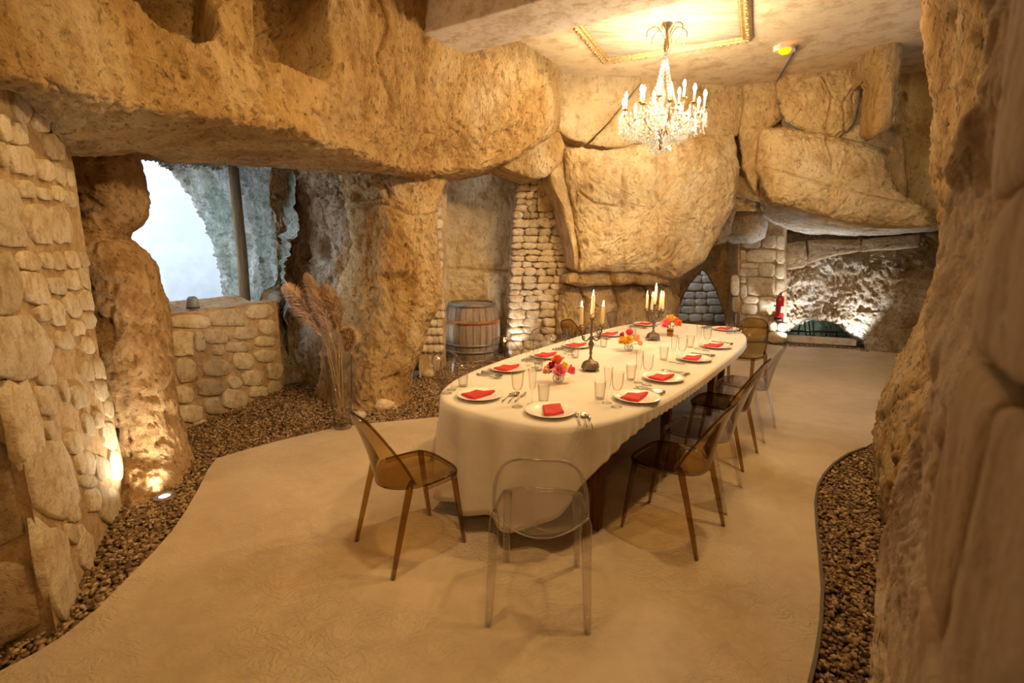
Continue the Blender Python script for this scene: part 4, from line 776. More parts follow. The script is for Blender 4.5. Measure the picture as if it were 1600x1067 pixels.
# ================================================================== CHAIRS
M['smoke'] = mat_clear('smoked_amber_plastic', (0.86, 0.76, 0.52), (0.42, 0.28, 0.11), 1.5)
M['smoke_solid'] = mat_clear('smoked_amber_plastic_thick', (0.62, 0.47, 0.23), (0.24, 0.14, 0.05), 1.6)
M['clear'] = mat_clear('clear_plastic', (0.965, 0.96, 0.96), (0.70, 0.67, 0.70), 1.7)
M['clear_solid'] = mat_clear('clear_plastic_thick', (0.93, 0.91, 0.92), (0.58, 0.55, 0.60), 3.2)
def make_chair(name, shell, solid):
    root = empty(name); W_ = 0.216
    us = np.sin(np.linspace(-PI/2, PI/2, 41)); hs = np.linspace(0, 1, 22)
    V = []
    for h in hs:
        for u in us:
            zb = 0.422 + 0.045*u*u; zt = 0.47 + 0.372*max(0.0, 1 - abs(u)**4.5)**0.5; z = zb + (zt - zb)*h; g = (z - 0.42)/0.40
            y = -0.185 - 0.10*g + u*u*(0.105*(1 - g) + 0.02) + 0.012*math.sin(PI*g); V.append((W_*u*(1 - 0.03*g), y, z))
    G = np.array(V).reshape(22, 41, 3)
    o = mesh('backrest', V, grid_faces(22, 41), shell, root); m = o.modifiers.new('s', 'SOLIDIFY'); m.thickness = 0.006; m.offset = 0
    MB().tube(G[-1], 0.0075, 6).build('rim', solid, root)
    V = []
    for v in np.linspace(0, 1, 18):
        for u in us:
            wd_ = 0.196 + 0.024*math.sin(min(v, 0.8)/0.8*PI/2); fr_ = 0.235 - 0.05*abs(u)**3.5; rr_ = -0.185 + 0.125*u*u
            y = fr_ + (rr_ - fr_)*v; z = 0.452 - 0.020*(1 - u*u)*math.sin(PI*min(1, v*0.9 + 0.1)) - 0.03*(1 - u*u)*v**3
            V.append((wd_*u, y, z))
    Gs = np.array(V).reshape(18, 41, 3)
    o = mesh('seat', V, grid_faces(18, 41), shell, root); m = o.modifiers.new('s', 'SOLIDIFY'); m.thickness = 0.006; m.offset = 0
    # turned-down lip around the seat front and sides
    path = [Gs[i, 0] for i in range(15, -1, -1)] + [Gs[0, j] for j in range(1, 41)] + [Gs[i, 40] for i in range(1, 16)]
    path = np.array(path); lo = path - np.array([0, 0, 0.026]); V = np.concatenate([path, lo]); k = len(path)
    o = mesh('seat_lip', V, [(i, i + 1, k + i + 1, k + i) for i in range(k - 1)], shell, root); m = o.modifiers.new('s', 'SOLIDIFY'); m.thickness = 0.008; m.offset = 0
    MB().tube(path, 0.0065, 5).build('seat_edge', solid, root)
    for s_ in (-1, 1):
        r_ = [(s_*0.207, -0.098, 0.50), (s_*0.210, -0.115, 0.455), (s_*0.213, -0.15, 0.33), (s_*0.218, -0.195, 0.16), (s_*0.2233, -0.237, 0.0)]
        MB().tube(r_, [0.010, 0.024, 0.0215, 0.0190, 0.0165], 8, flat=0.75).build('leg', solid, root)
        f_ = [(s_*0.176, 0.178, 0.447), (s_*0.180, 0.19, 0.36), (s_*0.186, 0.21, 0.2), (s_*0.1903, 0.237, 0.0)]
        MB().tube(f_, [0.023, 0.0215, 0.0190, 0.0165], 8, flat=0.75).build('leg', solid, root)
    return root
ch_s = make_chair('dining_chair', M['smoke'], M['smoke_solid']); ch_c = make_chair('dining_chair', M['clear'], M['clear_solid'])
aR, aL = math.atan2(0.583, -0.812), math.atan2(-0.583, 0.812)
def tpx(t, n_): q = tp(t, n_); return q[0], q[1]
seats = [('s', -0.577, 2.616, 0.712, 'smoked amber transparent chair pulled out at the near left corner of the table'),
    ('c', 0.142, 2.187, 1.478, 'clear transparent chair seen from behind at the near end of the table'),
    ('s', 0.987, 2.79, 2.436, 'smoked amber transparent chair nearest the camera on the right of the table'),
    ('c', 1.32, 3.26, 2.52, 'clear transparent chair second along the right of the table'),
    ('s', 1.728, 3.886, 2.469, 'smoked amber transparent chair third along the right of the table'),
    ('c', 2.178, 4.466, 2.467, 'clear transparent chair fourth along the right of the table'),
    ('s', *tpx(2.07, 0.56), math.atan2(-0.812, -0.583) - 0.15, 'smoked amber transparent chair at the far right corner of the table'),
    ('c', *tpx(-1.27, -0.79), aL + 0.1, 'clear transparent chair nearest the camera on the left of the table'),
    ('c', *tpx(-0.47, -0.82), aL, 'clear transparent chair before the barrel, second along the left of the table'),
    ('c', *tpx(0.17, -0.80), aL, 'clear transparent chair third along the left, before the dry-stone pillar'),
    ('s', *tpx(0.86, -0.86), aL, 'smoked amber transparent chair on the left behind the nearer candelabrum'),
    ('c', *tpx(1.82, -0.74), aL - 0.1, 'clear transparent chair farthest along the left of the table')]
used = {}
for kd_, x, y, a, lb in seats:
    src = ch_s if kd_ == 's' else ch_c
    o = src if kd_ not in used else copy_tree(src); used[kd_] = 1
    o.location = (x, y, 0.0); o.rotation_euler = (0, 0, a - PI/2); tag(o, lb, 'chair', 'transparent chairs around the table')

# ================================================================== TABLE SETTINGS
M['china'] = mat_plain('white_china', (0.84, 0.82, 0.78), 0.12, spec=0.6, var=(5, 0.02), coat=0.3)
M['napkin'] = mat_plain('red_paper_napkin', (0.50, 0.028, 0.025), 0.75, var=(9, 0.12), bump=(120, 0.2))
M['steel'] = mat_plain('stainless_steel', (0.62, 0.60, 0.57), 0.16, 1.0, var=(8, 0.08))
M['glass'] = mat_clear('clear_glass', (0.98, 0.98, 0.975), (0.62, 0.60, 0.57), 1.0, 0.0, 1.45)
plate = MB().lathe([(0.0001, 0.0), (0.085, 0.0), (0.09, 0.004), (0.10, 0.008), (0.142, 0.020), (0.146, 0.0215), (0.1465, 0.023), (0.143, 0.0235), (0.102, 0.013), (0.092, 0.008), (0.0001, 0.0075)], (0, 0, 0), 48, close=True).build('plate', M['china'])
def make_napkin():
    o = [(-0.068, 0.030), (-0.034, 0.060), (0.0, 0.088), (0.034, 0.050), (0.070, 0.012), (0.048, -0.030), (0.022, -0.075), (-0.024, -0.022)]
    V = []; k = len(o)
    for z, s_ in ((0.0, 1.0), (0.006, 1.01), (0.009, 0.99), (0.013, 0.97), (0.016, 0.90)):
        for i, (x, y) in enumerate(o): V.append((x*s_*1.15, y*s_*1.35, z + 0.30*max(0.0, math.hypot(x*1.15, y*1.35) - 0.088) + 0.006*max(0.0, -y/0.08) + 0.004*math.sin(i*2.1)*(z > 0)))
    V.append((0, 0, 0.017)); Fc = [(j*k + i, j*k + (i + 1) % k, (j + 1)*k + (i + 1) % k, (j + 1)*k + i) for j in range(4) for i in range(k)] + [(4*k + i, 4*k + (i + 1) % k, 5*k) for i in range(k)] + [tuple(range(k))[::-1]]
    return mesh('napkin', V, Fc, M['napkin'], smooth=False)
napkin = make_napkin()
def cutlery(name, head):
    m = MB(); m.tube([(0, -0.10, 0.004), (0, -0.05, 0.004), (0, 0.0, 0.006), (0, 0.035, 0.008)], [0.0085, 0.008, 0.0042, 0.003], 8, flat=0.35)
    if head == 'knife':
        V = [(x, y, z) for z in (0.005, 0.0068) for x, y in ((-0.004, 0.02), (0.006, 0.02), (0.0105, 0.05), (0.0105, 0.085), (0.003, 0.112), (-0.005, 0.10))]
        m.add(V, [(5, 4, 3, 2, 1, 0), (6, 7, 8, 9, 10, 11)] + [(i, (i + 1) % 6, (i + 1) % 6 + 6, i + 6) for i in range(6)])
    if head == 'spoon':
        V = []; Fc = []
        for j, rr_ in enumerate((1.0, 0.7, 0.35, 0.02)):
            for i in range(14):
                a = 2*PI*i/14; V.append((0.021*rr_*math.cos(a), 0.066 + 0.034*rr_*math.sin(a), 0.012 - 0.009*(1 - rr_*rr_)))
        for j in range(3):
            for i in range(14): Fc.append((j*14 + i, j*14 + (i + 1) % 14, (j + 1)*14 + (i + 1) % 14, (j + 1)*14 + i))
        m.add(V, Fc)
    if head == 'fork':
        V = [(x, y, z) for z in (0.007, 0.0095) for x, y in ((-0.003, 0.03), (0.003, 0.03), (0.0115, 0.05), (0.0115, 0.064), (-0.0115, 0.064), (-0.0115, 0.05))]
        m.add(V, [(5, 4, 3, 2, 1, 0), (6, 7, 8, 9, 10, 11)] + [(i, (i + 1) % 6, (i + 1) % 6 + 6, i + 6) for i in range(6)])
        for q in (-0.0098, -0.0033, 0.0033, 0.0098): m.tube([(q, 0.062, 0.008), (q, 0.085, 0.007), (q, 0.10, 0.010)], [0.0017, 0.0017, 0.001], 5)
    o = m.build(name, M['steel'])
    if head == 'spoon': o.modifiers.new('s', 'SOLIDIFY').thickness = 0.0012
    return o
fork, spoon, knife = cutlery('fork', 'fork'), cutlery('spoon', 'spoon'), cutlery('knife', 'knife')
wine = MB().lathe([(0.0001, 0.0), (0.034, 0.0), (0.034, 0.002), (0.012, 0.006), (0.0045, 0.014), (0.0038, 0.05), (0.0042, 0.085), (0.010, 0.098), (0.024, 0.112), (0.032, 0.135), (0.0345, 0.165), (0.0375, 0.212), (0.0380, 0.214), (0.0362, 0.2125), (0.0332, 0.165), (0.0308, 0.136), (0.023, 0.114), (0.0001, 0.101)], n=28, close=True).build('wine_glass', M['glass'])
flute = MB().lathe([(0.0001, 0.0), (0.031, 0.0), (0.031, 0.002), (0.010, 0.006), (0.0045, 0.014), (0.0038, 0.05), (0.0045, 0.072), (0.010, 0.085), (0.0185, 0.11), (0.0215, 0.15), (0.0235, 0.19), (0.0285, 0.224), (0.0290, 0.226), (0.0272, 0.2245), (0.0222, 0.19), (0.0202, 0.15), (0.0172, 0.112), (0.0001, 0.09)], n=28, close=True).build('champagne_flute', M['glass'])
tumbler = MB().lathe([(0.0001, 0.0), (0.028, 0.0), (0.0295, 0.003), (0.0375, 0.108), (0.0378, 0.110), (0.0362, 0.110), (0.0285, 0.010), (0.0001, 0.008)], n=28, close=True).build('tumbler', M['glass'])
places = [('p1', -1.835, -0.235, 0.55, 'at the near left corner place'), ('p2', -1.833, 0.285, 0.0, 'at the near end place before the clear chair'),
    ('r1', -1.29, 0.585, 1.57, 'at the nearest place on the right side'), ('r2', -0.73, 0.56, 1.57, 'at the second place on the right side'), ('r3', 0.04, 0.555, 1.57, 'at the third place on the right side'), ('r4', 0.71, 0.56, 1.57, 'at the fourth place on the right side'), ('r5', 1.80, 0.40, 2.9, 'at the far right corner place'),
    ('l1', -1.165, -0.50, -1.57, 'at the nearest place on the left side'), ('l2', -0.60, -0.50, -1.57, 'at the second place on the left side'), ('l3', -0.06, -0.50, -1.57, 'at the third place on the left side'), ('l4', 0.70, -0.50, -1.57, 'at the fourth place on the left side'), ('l5', 1.58, -0.46, -1.57, 'at the farthest place on the left side')]
firsts = set()
def put(src, pos, rz, label, cat, group, rx=0.0):
    o = src if src.name not in firsts and src.name.split('.')[0] == src.name else src.copy()
    if o is src: firsts.add(src.name)
    else: COL.objects.link(o)
    o.location = tuple(pos); o.rotation_euler = (rx, 0, rz); return tag(o, label, cat, group)
pr = random.Random(4)
for key, t, n_, ang, desc in places:
    # ang: 0 sits at the near end facing +t ; positive towards the right side
    f_ = tt*math.cos(ang) - nn*math.sin(ang); r_ = np.array([f_[1], -f_[0], 0]); P = tp(t, n_, TOP); rz = math.atan2(f_[1], f_[0]) - PI/2
    j = lambda s_=0.012: pr.uniform(-s_, s_)
    put(plate, P, rz, 'white dinner plate ' + desc, 'plate', 'white dinner plates')
    put(napkin, P + np.array([0, 0, 0.0085]), {'p2': rz}.get(key, PI/2 + 0.25 + j(0.12)), 'folded red napkin on the plate ' + desc, 'napkin', 'red napkins on the plates')
    for it, rr_, nm in ((fork, 0.182, 'fork'), (spoon, 0.218, 'spoon'), (knife, 0.254, 'knife')):
        put(it, P + r_*(rr_ + j(0.004)) + f_*(j(0.012) - 0.005) + np.array([0, 0, 0.001]), rz + j(0.04) + {'p2': 0.6, 'p1': -0.25}.get(key, 0.0), 'steel %s ' % nm + desc, nm, 'cutlery on the table')
    dx = {'p1': (-0.02, 0.03), 'p2': (0.0, -0.06)}.get(key, (0, 0))
    put(wine, P + r_*(-0.205 + j() + dx[0]) + f_*(0.035 + j() + dx[1]), j(1), 'stemmed wine glass ' + desc, 'glass', 'wine glasses on the table')
    put(flute, P + r_*(-0.178 + j() + dx[0]) + f_*(0.118 + j() + dx[1]), j(1), 'slender champagne flute ' + desc, 'glass', 'flutes on the table')
    put(tumbler, P + r_*(-0.135 + j() + dx[0]) + f_*(0.20 + j() + dx[1]), j(1), 'straight water tumbler ' + desc, 'glass', 'tumblers on the table')

# ---- candelabra
M['bronze'] = mat_plain('tarnished_silver', (0.20, 0.155, 0.11), 0.38, 0.85, var=(60, 0.4), bump=(90, 0.5))
M['wax'] = mat_plain('ivory_wax', (0.86, 0.74, 0.50), 0.5, var=(6, 0.04)); M['wax'].node_tree.nodes['Principled BSDF'].inputs['Subsurface Weight'].default_value = 0.0
M['flame'] = mat_emit('candle_flame', (1.0, 0.66, 0.28), 55.0); M['wick'] = mat_plain('burnt_wick', (0.03, 0.025, 0.02), 0.9)
def candelabrum(pos, arms, h, lab, rot, clab):
    root = empty('candelabrum', tuple(pos), rot); tag(root, lab, 'candelabrum')
    b = MB(); k = 8
    prof = [(0.070, 0.018), (0.072, 0.022), (0.066, 0.045), (0.058, 0.062), (0.048, 0.070), (0.030, 0.074), (0.016, 0.086), (0.009, 0.105)]
    b.lathe([(0.066, 0.016)] + prof, n=8); b.build('base', M['bronze'], root, smooth=False)
    for q in range(4):
        a = PI/4 + q*PI/2; MB().tube([(0.056*math.cos(a), 0.056*math.sin(a), 0.028), (0.074*math.cos(a), 0.074*math.sin(a), 0.014), (0.082*math.cos(a), 0.082*math.sin(a), 0.0035)], [0.010, 0.008, 0.0035], 6).build('foot', M['bronze'], root)
    s_ = h/0.40
    MB().lathe([(0.009, 0.100), (0.008, 0.115*s_), (0.014, 0.122*s_), (0.010, 0.130*s_), (0.011, 0.15*s_), (0.022, 0.185*s_), (0.020, 0.20*s_), (0.010, 0.215*s_), (0.017, 0.225*s_), (0.009, 0.235*s_), (0.008, 0.30*s_), (0.013, 0.31*s_), (0.008, 0.32*s_), (0.008, h - 0.05), (0.018, h - 0.032), (0.024, h - 0.030), (0.014, h - 0.022), (0.016, h)], n=12).build('stem', M['bronze'], root)
    tops = [(0.0, 0.0, h)]
    for a, rad in arms:
        c, s2 = math.cos(a), math.sin(a); z0 = 0.225*s_; zt = h - 0.075
        pts = [(0.010, z0 + 0.02), (0.035, z0 - 0.01), (0.065, z0), (rad - 0.012, z0 + 0.025), (rad, zt - 0.04), (rad, zt - 0.025)]
        G = catmull(np.array([(r_*c, r_*s2, z) for r_, z in pts]), 18); arm = MB().tube(G, 0.0055, 6).build('arm', M['bronze'], root)
        for sc_, cz0, rr_ in ((1, z0 + 0.05, 0.026), (-1, z0 + 0.085, 0.020), (1, z0 + 0.012, 0.015)):   # scrolls
            cx = 0.05 + 0.012*sc_; pts = [((cx + (rr_*(1 - q/22))*math.cos(q*0.42*sc_))*c, (cx + (rr_*(1 - q/22))*math.cos(q*0.42*sc_))*s2, cz0 + rr_*(1 - q/22)*math.sin(q*0.42*sc_)) for q in range(20)]
            MB().tube(pts, 0.0042, 5).build('scroll', M['bronze'], arm)
        MB().lathe([(0.006, -0.03), (0.016, -0.022), (0.026, -0.018), (0.027, -0.014), (0.012, -0.010), (0.017, 0.0)], (rad*c, rad*s2, zt), 12).build('candle_cup', M['bronze'], root)
        tops.append((rad*c, rad*s2, zt))
    R_ = Matrix.Rotation(rot, 3, 'Z')
    for i, q in enumerate(tops):
        p_ = Vector(pos) + R_ @ Vector(q); L_ = 0.155 if i == 0 else 0.150
        lean = 0.03 if i == 0 else (0.03 if i % 2 == 0 else 0.0)
        cn = empty('candle', tuple(p_ - Vector((0, 0, 0.006)))); cn.rotation_euler = (0, lean, 0)
        MB().lathe([(0.0128, 0.0), (0.0132, 0.02), (0.0128, L_ - 0.01), (0.0120, L_ - 0.002), (0.009, L_), (0.0001, L_ - 0.003)], n=16).build('wax', M['wax'], cn)
        MB().tube([(0, 0, L_ - 0.004), (0.001, 0, L_ + 0.008)], 0.0009, 5).build('wick', M['wick'], cn)
        MB().lathe([(0.0001, 0.0), (0.003, 0.003), (0.0048, 0.010), (0.0042, 0.018), (0.002, 0.028), (0.0001, 0.036)], (0, 0, L_ + 0.002), 10, close=True).build('flame', M['flame'], cn)
        tag(cn, clab[i], 'candle', 'lit ivory candles')
        light('candle_light', 'POINT', tuple(p_ + Vector((lean*L_, 0, L_ + 0.016))), 0.9, CANDLE, 0.012)
candelabrum(tp(-0.797, 0.012, TOP), [(PI + 0.25, 0.085), (0.25, 0.085)], 0.43, 'tarnished candelabrum with three lit candles nearer the camera', 0.0,
    ['tall middle candle of the nearer candelabrum', 'lit candle on the left arm of the nearer candelabrum', 'lit candle on the right arm of the nearer candelabrum'])
candelabrum(tp(0.715, -0.049, TOP), [(PI - 0.35, 0.078), (PI + 0.9, 0.078), (-0.15, 0.078), (0.55, 0.078)], 0.39, 'tarnished candelabrum with five lit candles farther along the table', 0.0,
    ['tall middle candle of the farther candelabrum', 'outer left candle of the farther candelabrum', 'inner left candle of the farther candelabrum', 'inner right candle of the farther candelabrum', 'outer right candle of the farther candelabrum'])

# ---- roses in small vases
def rose_mesh(R=0.034, seed=0):
    r = random.Random(seed); V = []; Fc = []
    for ring, (cnt, rad, hgt, tilt) in enumerate([(3, 0.24, 1.05, -0.25), (4, 0.46, 1.02, -0.12), (5, 0.70, 0.98, 0.04), (6, 0.92, 0.88, 0.22)]):
        for k in range(cnt):
            a0 = 2*PI*k/cnt + ring*0.7 + r.uniform(-0.15, 0.15); b = len(V); n_ = 6; m_ = 5; sp = 2*PI/cnt*0.95
            for i in range(m_):
                v = i/(m_ - 1)
                for j_ in range(n_):
                    u = j_/(n_ - 1)*2 - 1; wv = math.sin(PI*(0.18 + 0.72*v)); a = a0 + u*sp*wv*0.8
                    rr_ = R*rad*(0.35 + 0.75*v + tilt*v*v*0.55) * (1 - 0.06*u*u); z = R*(hgt*v*1.25 - tilt*v*v*0.7 - 0.10*u*u*v)
                    V.append((rr_*math.cos(a), rr_*math.sin(a), z))
            for i in range(m_ - 1):
                for j_ in range(n_ - 1): Fc.append((b + i*n_ + j_, b + i*n_ + j_ + 1, b + (i + 1)*n_ + j_ + 1, b + (i + 1)*n_ + j_))
    return V, Fc
M['leaf'] = mat_plain('dark_green_leaf', (0.035, 0.085, 0.025), 0.5, var=(30, 0.3)); M['stemg'] = mat_plain('green_stem', (0.06, 0.12, 0.03), 0.6)
rcol = {'coral': (0.88, 0.20, 0.07), 'crimson': (0.48, 0.02, 0.07), 'pink': (0.88, 0.30, 0.42), 'peach': (0.92, 0.50, 0.34), 'yellow': (0.95, 0.62, 0.06), 'magenta': (0.84, 0.16, 0.28), 'red': (0.80, 0.10, 0.12), 'orange': (0.92, 0.34, 0.07), 'apricot': (0.94, 0.54, 0.10)}
for k_, c in rcol.items(): M['rose_' + k_] = mat_plain('rose_petal_' + k_, c, 0.6, var=(25, 0.18), spec=0.2)
M['amber_glass'] = mat_clear('amber_glass', (0.85, 0.66, 0.36), (0.40, 0.22, 0.06), 1.0)
def bouquet(pos, vase_kind, flowers, vlabel, where):
    root = empty('flower_vase', tuple(pos)); tag(root, vlabel, 'vase', 'small flower vases')
    if vase_kind == 'bowl':
        MB().lathe([(0.0001, 0.0), (0.022, 0.0), (0.034, 0.010), (0.041, 0.028), (0.039, 0.046), (0.031, 0.058), (0.0325, 0.062), (0.030, 0.062), (0.029, 0.058), (0.037, 0.044), (0.039, 0.028), (0.032, 0.011), (0.0001, 0.004)], n=28, close=True).build('bowl', M['glass'], root)
        MB().lathe([(0.0001, 0.004), (0.031, 0.011), (0.0385, 0.028), (0.0365, 0.042), (0.0001, 0.042)], n=24, close=True).build('water', M['glass'], root)
        zt = 0.06
    else:
        V = []; 
        b = MB().lathe([(0.030, 0.0), (0.033, 0.004), (0.036, 0.075), (0.033, 0.078), (0.030, 0.07), (0.028, 0.006)], n=6, close=True); b.build('jar', M['amber_glass'], root, smooth=False)
        MB().lathe([(0.0375, 0.050), (0.0385, 0.054), (0.0375, 0.058)], n=6, close=True).build('ribbon', M['wick'], root); zt = 0.075
    for i, (dx, dz, dy, col, sz, lab) in enumerate(flowers):
        dx, dy, dz = dx*1.2, dy*1.2, 0.062 + (dz - 0.062)*1.2 + 0.008; c = Vector(pos) + Vector((dx, dy, dz)); base = Vector(pos) + Vector((dx*0.15, dy*0.15, 0.012)); neck = Vector(pos) + Vector((dx*0.3, dy*0.3, zt))
        fl_ = empty('rose', tuple(base)); V, Fc = rose_mesh(0.041*sz, i + int(abs(dx)*999)); 
        d = (Vector((dx*1.6, dy*1.3 - 0.03, 0.06))).normalized(); rq = d.to_track_quat('Z', 'Y'); V = [rq @ Vector(v) + (c - base) - d*0.018*sz for v in V]
        bl = mesh('bloom', [tuple(v) for v in V], Fc, M['rose_' + col], fl_)
        MB().tube([(0, 0, 0), tuple(neck - base), tuple((c - base) - d*0.018)], 0.0022, 5).build('stem', M['stemg'], fl_)
        for q in (0.5, -0.6) if i % 2 == 0 else (0.3,):
            o_ = (neck - base)*0.4 + (c - base)*0.6; sd = Vector((math.cos(i*2.4 + q*3), math.sin(i*2.4 + q*3) - 0.4, -0.35)).normalized(); up = Vector((0, 0, 1)); sx = sd.cross(up).normalized()
            V2 = [o_, o_ + sd*0.018 + sx*0.013, o_ + sd*0.042 + Vector((0, 0, -0.006)), o_ + sd*0.018 - sx*0.013, o_ + sd*0.02 + Vector((0, 0, 0.005))]
            mesh('leaf', [tuple(v) for v in V2], [(0, 1, 4), (1, 2, 4), (2, 3, 4), (3, 0, 4)], M['leaf'], fl_)
        tag(fl_, lab + ' rose ' + where, 'rose', 'roses on the table')
bouquet(tp(-1.246, -0.009, TOP), 'bowl', [(-0.004, 0.125, 0.02, 'coral', 1.15, 'large coral topmost'), (-0.035, 0.10, 0.0, 'crimson', 0.85, 'dark crimson'), (0.002, 0.078, -0.035, 'pink', 1.15, 'full pink front'), (-0.062, 0.078, -0.01, 'peach', 0.85, 'pale peach outer'), (0.032, 0.10, 0.0, 'yellow', 0.75, 'small yellow'), (0.068, 0.078, -0.01, 'magenta', 0.9, 'deep pink outer')],
    'round glass bowl vase of mixed roses nearest the camera', 'in the nearest vase')
bouquet(tp(0.058, -0.035, TOP), 'bowl', [(-0.050, 0.085, -0.02, 'apricot', 0.95, 'golden yellow outer'), (-0.012, 0.088, -0.03, 'yellow', 1.05, 'bright yellow front'), (0.004, 0.135, 0.02, 'red', 1.05, 'red topmost'), (0.045, 0.10, -0.01, 'peach', 1.1, 'peach pink'), (-0.045, 0.12, 0.02, 'crimson', 0.7, 'small purple-red'), (0.078, 0.065, -0.01, 'peach', 0.75, 'low peach outer')],
    'round glass bowl vase of yellow and peach roses between the candelabra', 'in the middle vase')
bouquet(tp(1.041, 0.019, TOP), 'jar', [(-0.045, 0.115, -0.02, 'pink', 1.25, 'large pink outer'), (0.0, 0.155, 0.01, 'apricot', 1.15, 'orange-yellow topmost'), (0.045, 0.125, -0.02, 'coral', 1.25, 'large coral outer'), (0.012, 0.135, 0.05, 'orange', 1.0, 'orange rear')],
    'amber faceted jar of pink and orange roses farthest from the camera', 'in the farthest vase')
# ================================================================== CHANDELIER
M['brass'] = mat_plain('aged_brass', (0.26, 0.17, 0.08), 0.35, 0.9, var=(50, 0.4))
def mat_crystal():
    m, t, B, N, L = nodes('cut_crystal'); N.remove(B); tl = N.new('ShaderNodeBsdfTranslucent'); tl.inputs[0].default_value = (0.95, 0.95, 0.93, 1); gl = N.new('ShaderNodeBsdfGlossy'); gl.inputs['Roughness'].default_value = 0.12
    tr = N.new('ShaderNodeBsdfTransparent'); a = N.new('ShaderNodeMixShader'); a.inputs[0].default_value = 0.5; b = N.new('ShaderNodeMixShader'); b.inputs[0].default_value = 0.62
    L.new(tl.outputs[0], a.inputs[1]); L.new(gl.outputs[0], a.inputs[2]); L.new(tr.outputs[0], b.inputs[1]); L.new(a.outputs[0], b.inputs[2]); L.new(b.outputs[0], N['Material Output'].inputs['Surface']); return m
M['crystal'] = mat_crystal()
M['bulb'] = mat_emit('lit_bulb', (1.0, 0.80, 0.50), 60.0); M['tube'] = mat_plain('ivory_candle_tube', (0.80, 0.74, 0.62), 0.5)
cc = atz(1043, 37, cz - 0.02); zb = 2.74
q = at(1034, 232, cc[1]); zb = q[2]; H_ = cz - zb
ch = empty('chandelier', (cc[0], cc[1], 0)); tag(ch, 'crystal chandelier with lit candle bulbs hanging from the framed ceiling', 'chandelier')
zz = lambda py: at(1040, py, cc[1])[2]
pxm = np.linalg.norm(at(1140, 130, cc[1]) - at(1040, 130, cc[1]))/100
def octa(m, c, r, h=None):
    h = h or r*1.5; c = np.array(c); m.add([c + (0, 0, h), c + (r, 0, 0), c + (0, r, 0), c + (-r, 0, 0), c + (0, -r, 0), c + (0, 0, -h)], [(0, 1, 2), (0, 2, 3), (0, 3, 4), (0, 4, 1), (5, 2, 1), (5, 3, 2), (5, 4, 3), (5, 1, 4)])
MB().lathe([(0.012, zz(235)), (0.02, zz(222)), (0.045, zz(205)), (0.05, zz(196)), (0.02, zz(185)), (0.012, zz(170)), (0.02, zz(150)), (0.01, zz(140)), (0.008, zz(85)), (0.025, zz(76)), (0.03, zz(68)), (0.012, zz(60)), (0.01, zz(48)), (0.05, cz - 0.03), (0.055, cz - 0.002)], n=14).build('stem', M['brass'], ch)
crown = MB(); cr = MB()
for k in range(6):
    a = 2*PI*k/6; c, s_ = math.cos(a), math.sin(a); r1 = 31*pxm
    G = catmull(np.array([(0.02*c, 0.02*s_, zz(62)), (0.5*r1*c, 0.5*r1*s_, zz(42)), (r1*0.95*c, r1*0.95*s_, zz(48)), (r1*c, r1*s_, zz(58))]), 12); MB().tube(G, 0.005, 5).build('crown_arm', M['brass'], ch)
    for j in range(4): octa(cr, (r1*c*(1 - 0.18*j), r1*s_*(1 - 0.18*j), zz(64 + 5*(j % 3))), 0.012, 0.028)
ring_r = 38*pxm; zr = zz(178)
for k in range(9):      # strands from the crown to the ring
    a = 2*PI*k/9
    for i in range(17):
        v = i/16; r_ = (3 + (26 - 3)*v**1.6)*pxm; octa(cr, (r_*math.cos(a), r_*math.sin(a), zz(84 + (176 - 84)*v)), 0.0135, 0.016)
cr.build('crystal_strands', M['crystal'], ch, smooth=False)['kind'] = 'stuff'
for (r_, z_) in ((26*pxm, zz(176)), (52*pxm, zz(192))):
    MB().tube([(r_*math.cos(2*PI*i/36), r_*math.sin(2*PI*i/36), z_) for i in range(37)], 0.006, 6, cap=False).build('ring', M['brass'], ch)
bulbs = []
arms = [(2*PI*k/10 + 0.2, 62*pxm, 172, 1) for k in range(10)] + [(2*PI*k/5 + 0.5, 34*pxm, 156, 1) for k in range(5)]
for a, r_, py, on in arms:
    c, s_ = math.cos(a), math.sin(a); z_ = zz(py)
    G = catmull(np.array([(10*pxm*c, 10*pxm*s_, zz(198)), (0.45*r_*c, 0.45*r_*s_, zz(210)), (0.85*r_*c, 0.85*r_*s_, zz(200)), (r_*c, r_*s_, zz(188)), (r_*c, r_*s_, z_ - 0.02)]), 14)
    MB().tube(G, 0.006, 6).build('arm', M['brass'], ch)
    MB().lathe([(0.008, -0.03), (0.03, -0.022), (0.033, -0.017), (0.012, -0.012), (0.016, 0.0)], (r_*c, r_*s_, z_), 10).build('candle_cup', M['brass'], ch)
    tbz = MB().lathe([(0.011, 0.0), (0.011, 0.085)], (r_*c, r_*s_, z_), 10).build('candle_tube', M['tube'], ch)
    b = MB().lathe([(0.0001, 0.083), (0.010, 0.087), (0.0165, 0.108), (0.0155, 0.122), (0.008, 0.142), (0.0001, 0.155)], (r_*c, r_*s_, z_), 10, close=True).build('bulb', M['bulb'], tbz)
    light('chandelier_light', 'POINT', (cc[0] + r_*c, cc[1] + r_*s_, z_ + 0.115), 26, BULB, 0.02)
dr = MB()
for k in range(36):
    a = 2*PI*k/36
    for r_, py, n_ in ((66, 185, 3), (52, 195, 3), (40, 200, 3), (28, 208, 3), (16, 218, 3)):
        if (k + r_) % (1 if r_ > 45 else 2): continue
        for i in range(n_): octa(dr, (r_*pxm*math.cos(a), r_*pxm*math.sin(a), zz(py + 7.5*i + 3*math.sin(k*2.1))), 0.013, 0.022)
for k in range(420):
    a = random.uniform(0, 2*PI); r_ = 66*math.sqrt(random.uniform(0.02, 1)); octa(dr, (r_*pxm*math.cos(a), r_*pxm*math.sin(a), zz(random.uniform(178, 214) + (64 - r_)*0.15)), 0.012, 0.02)
octa(dr, (0, 0, zz(238)), 0.03, 0.04)
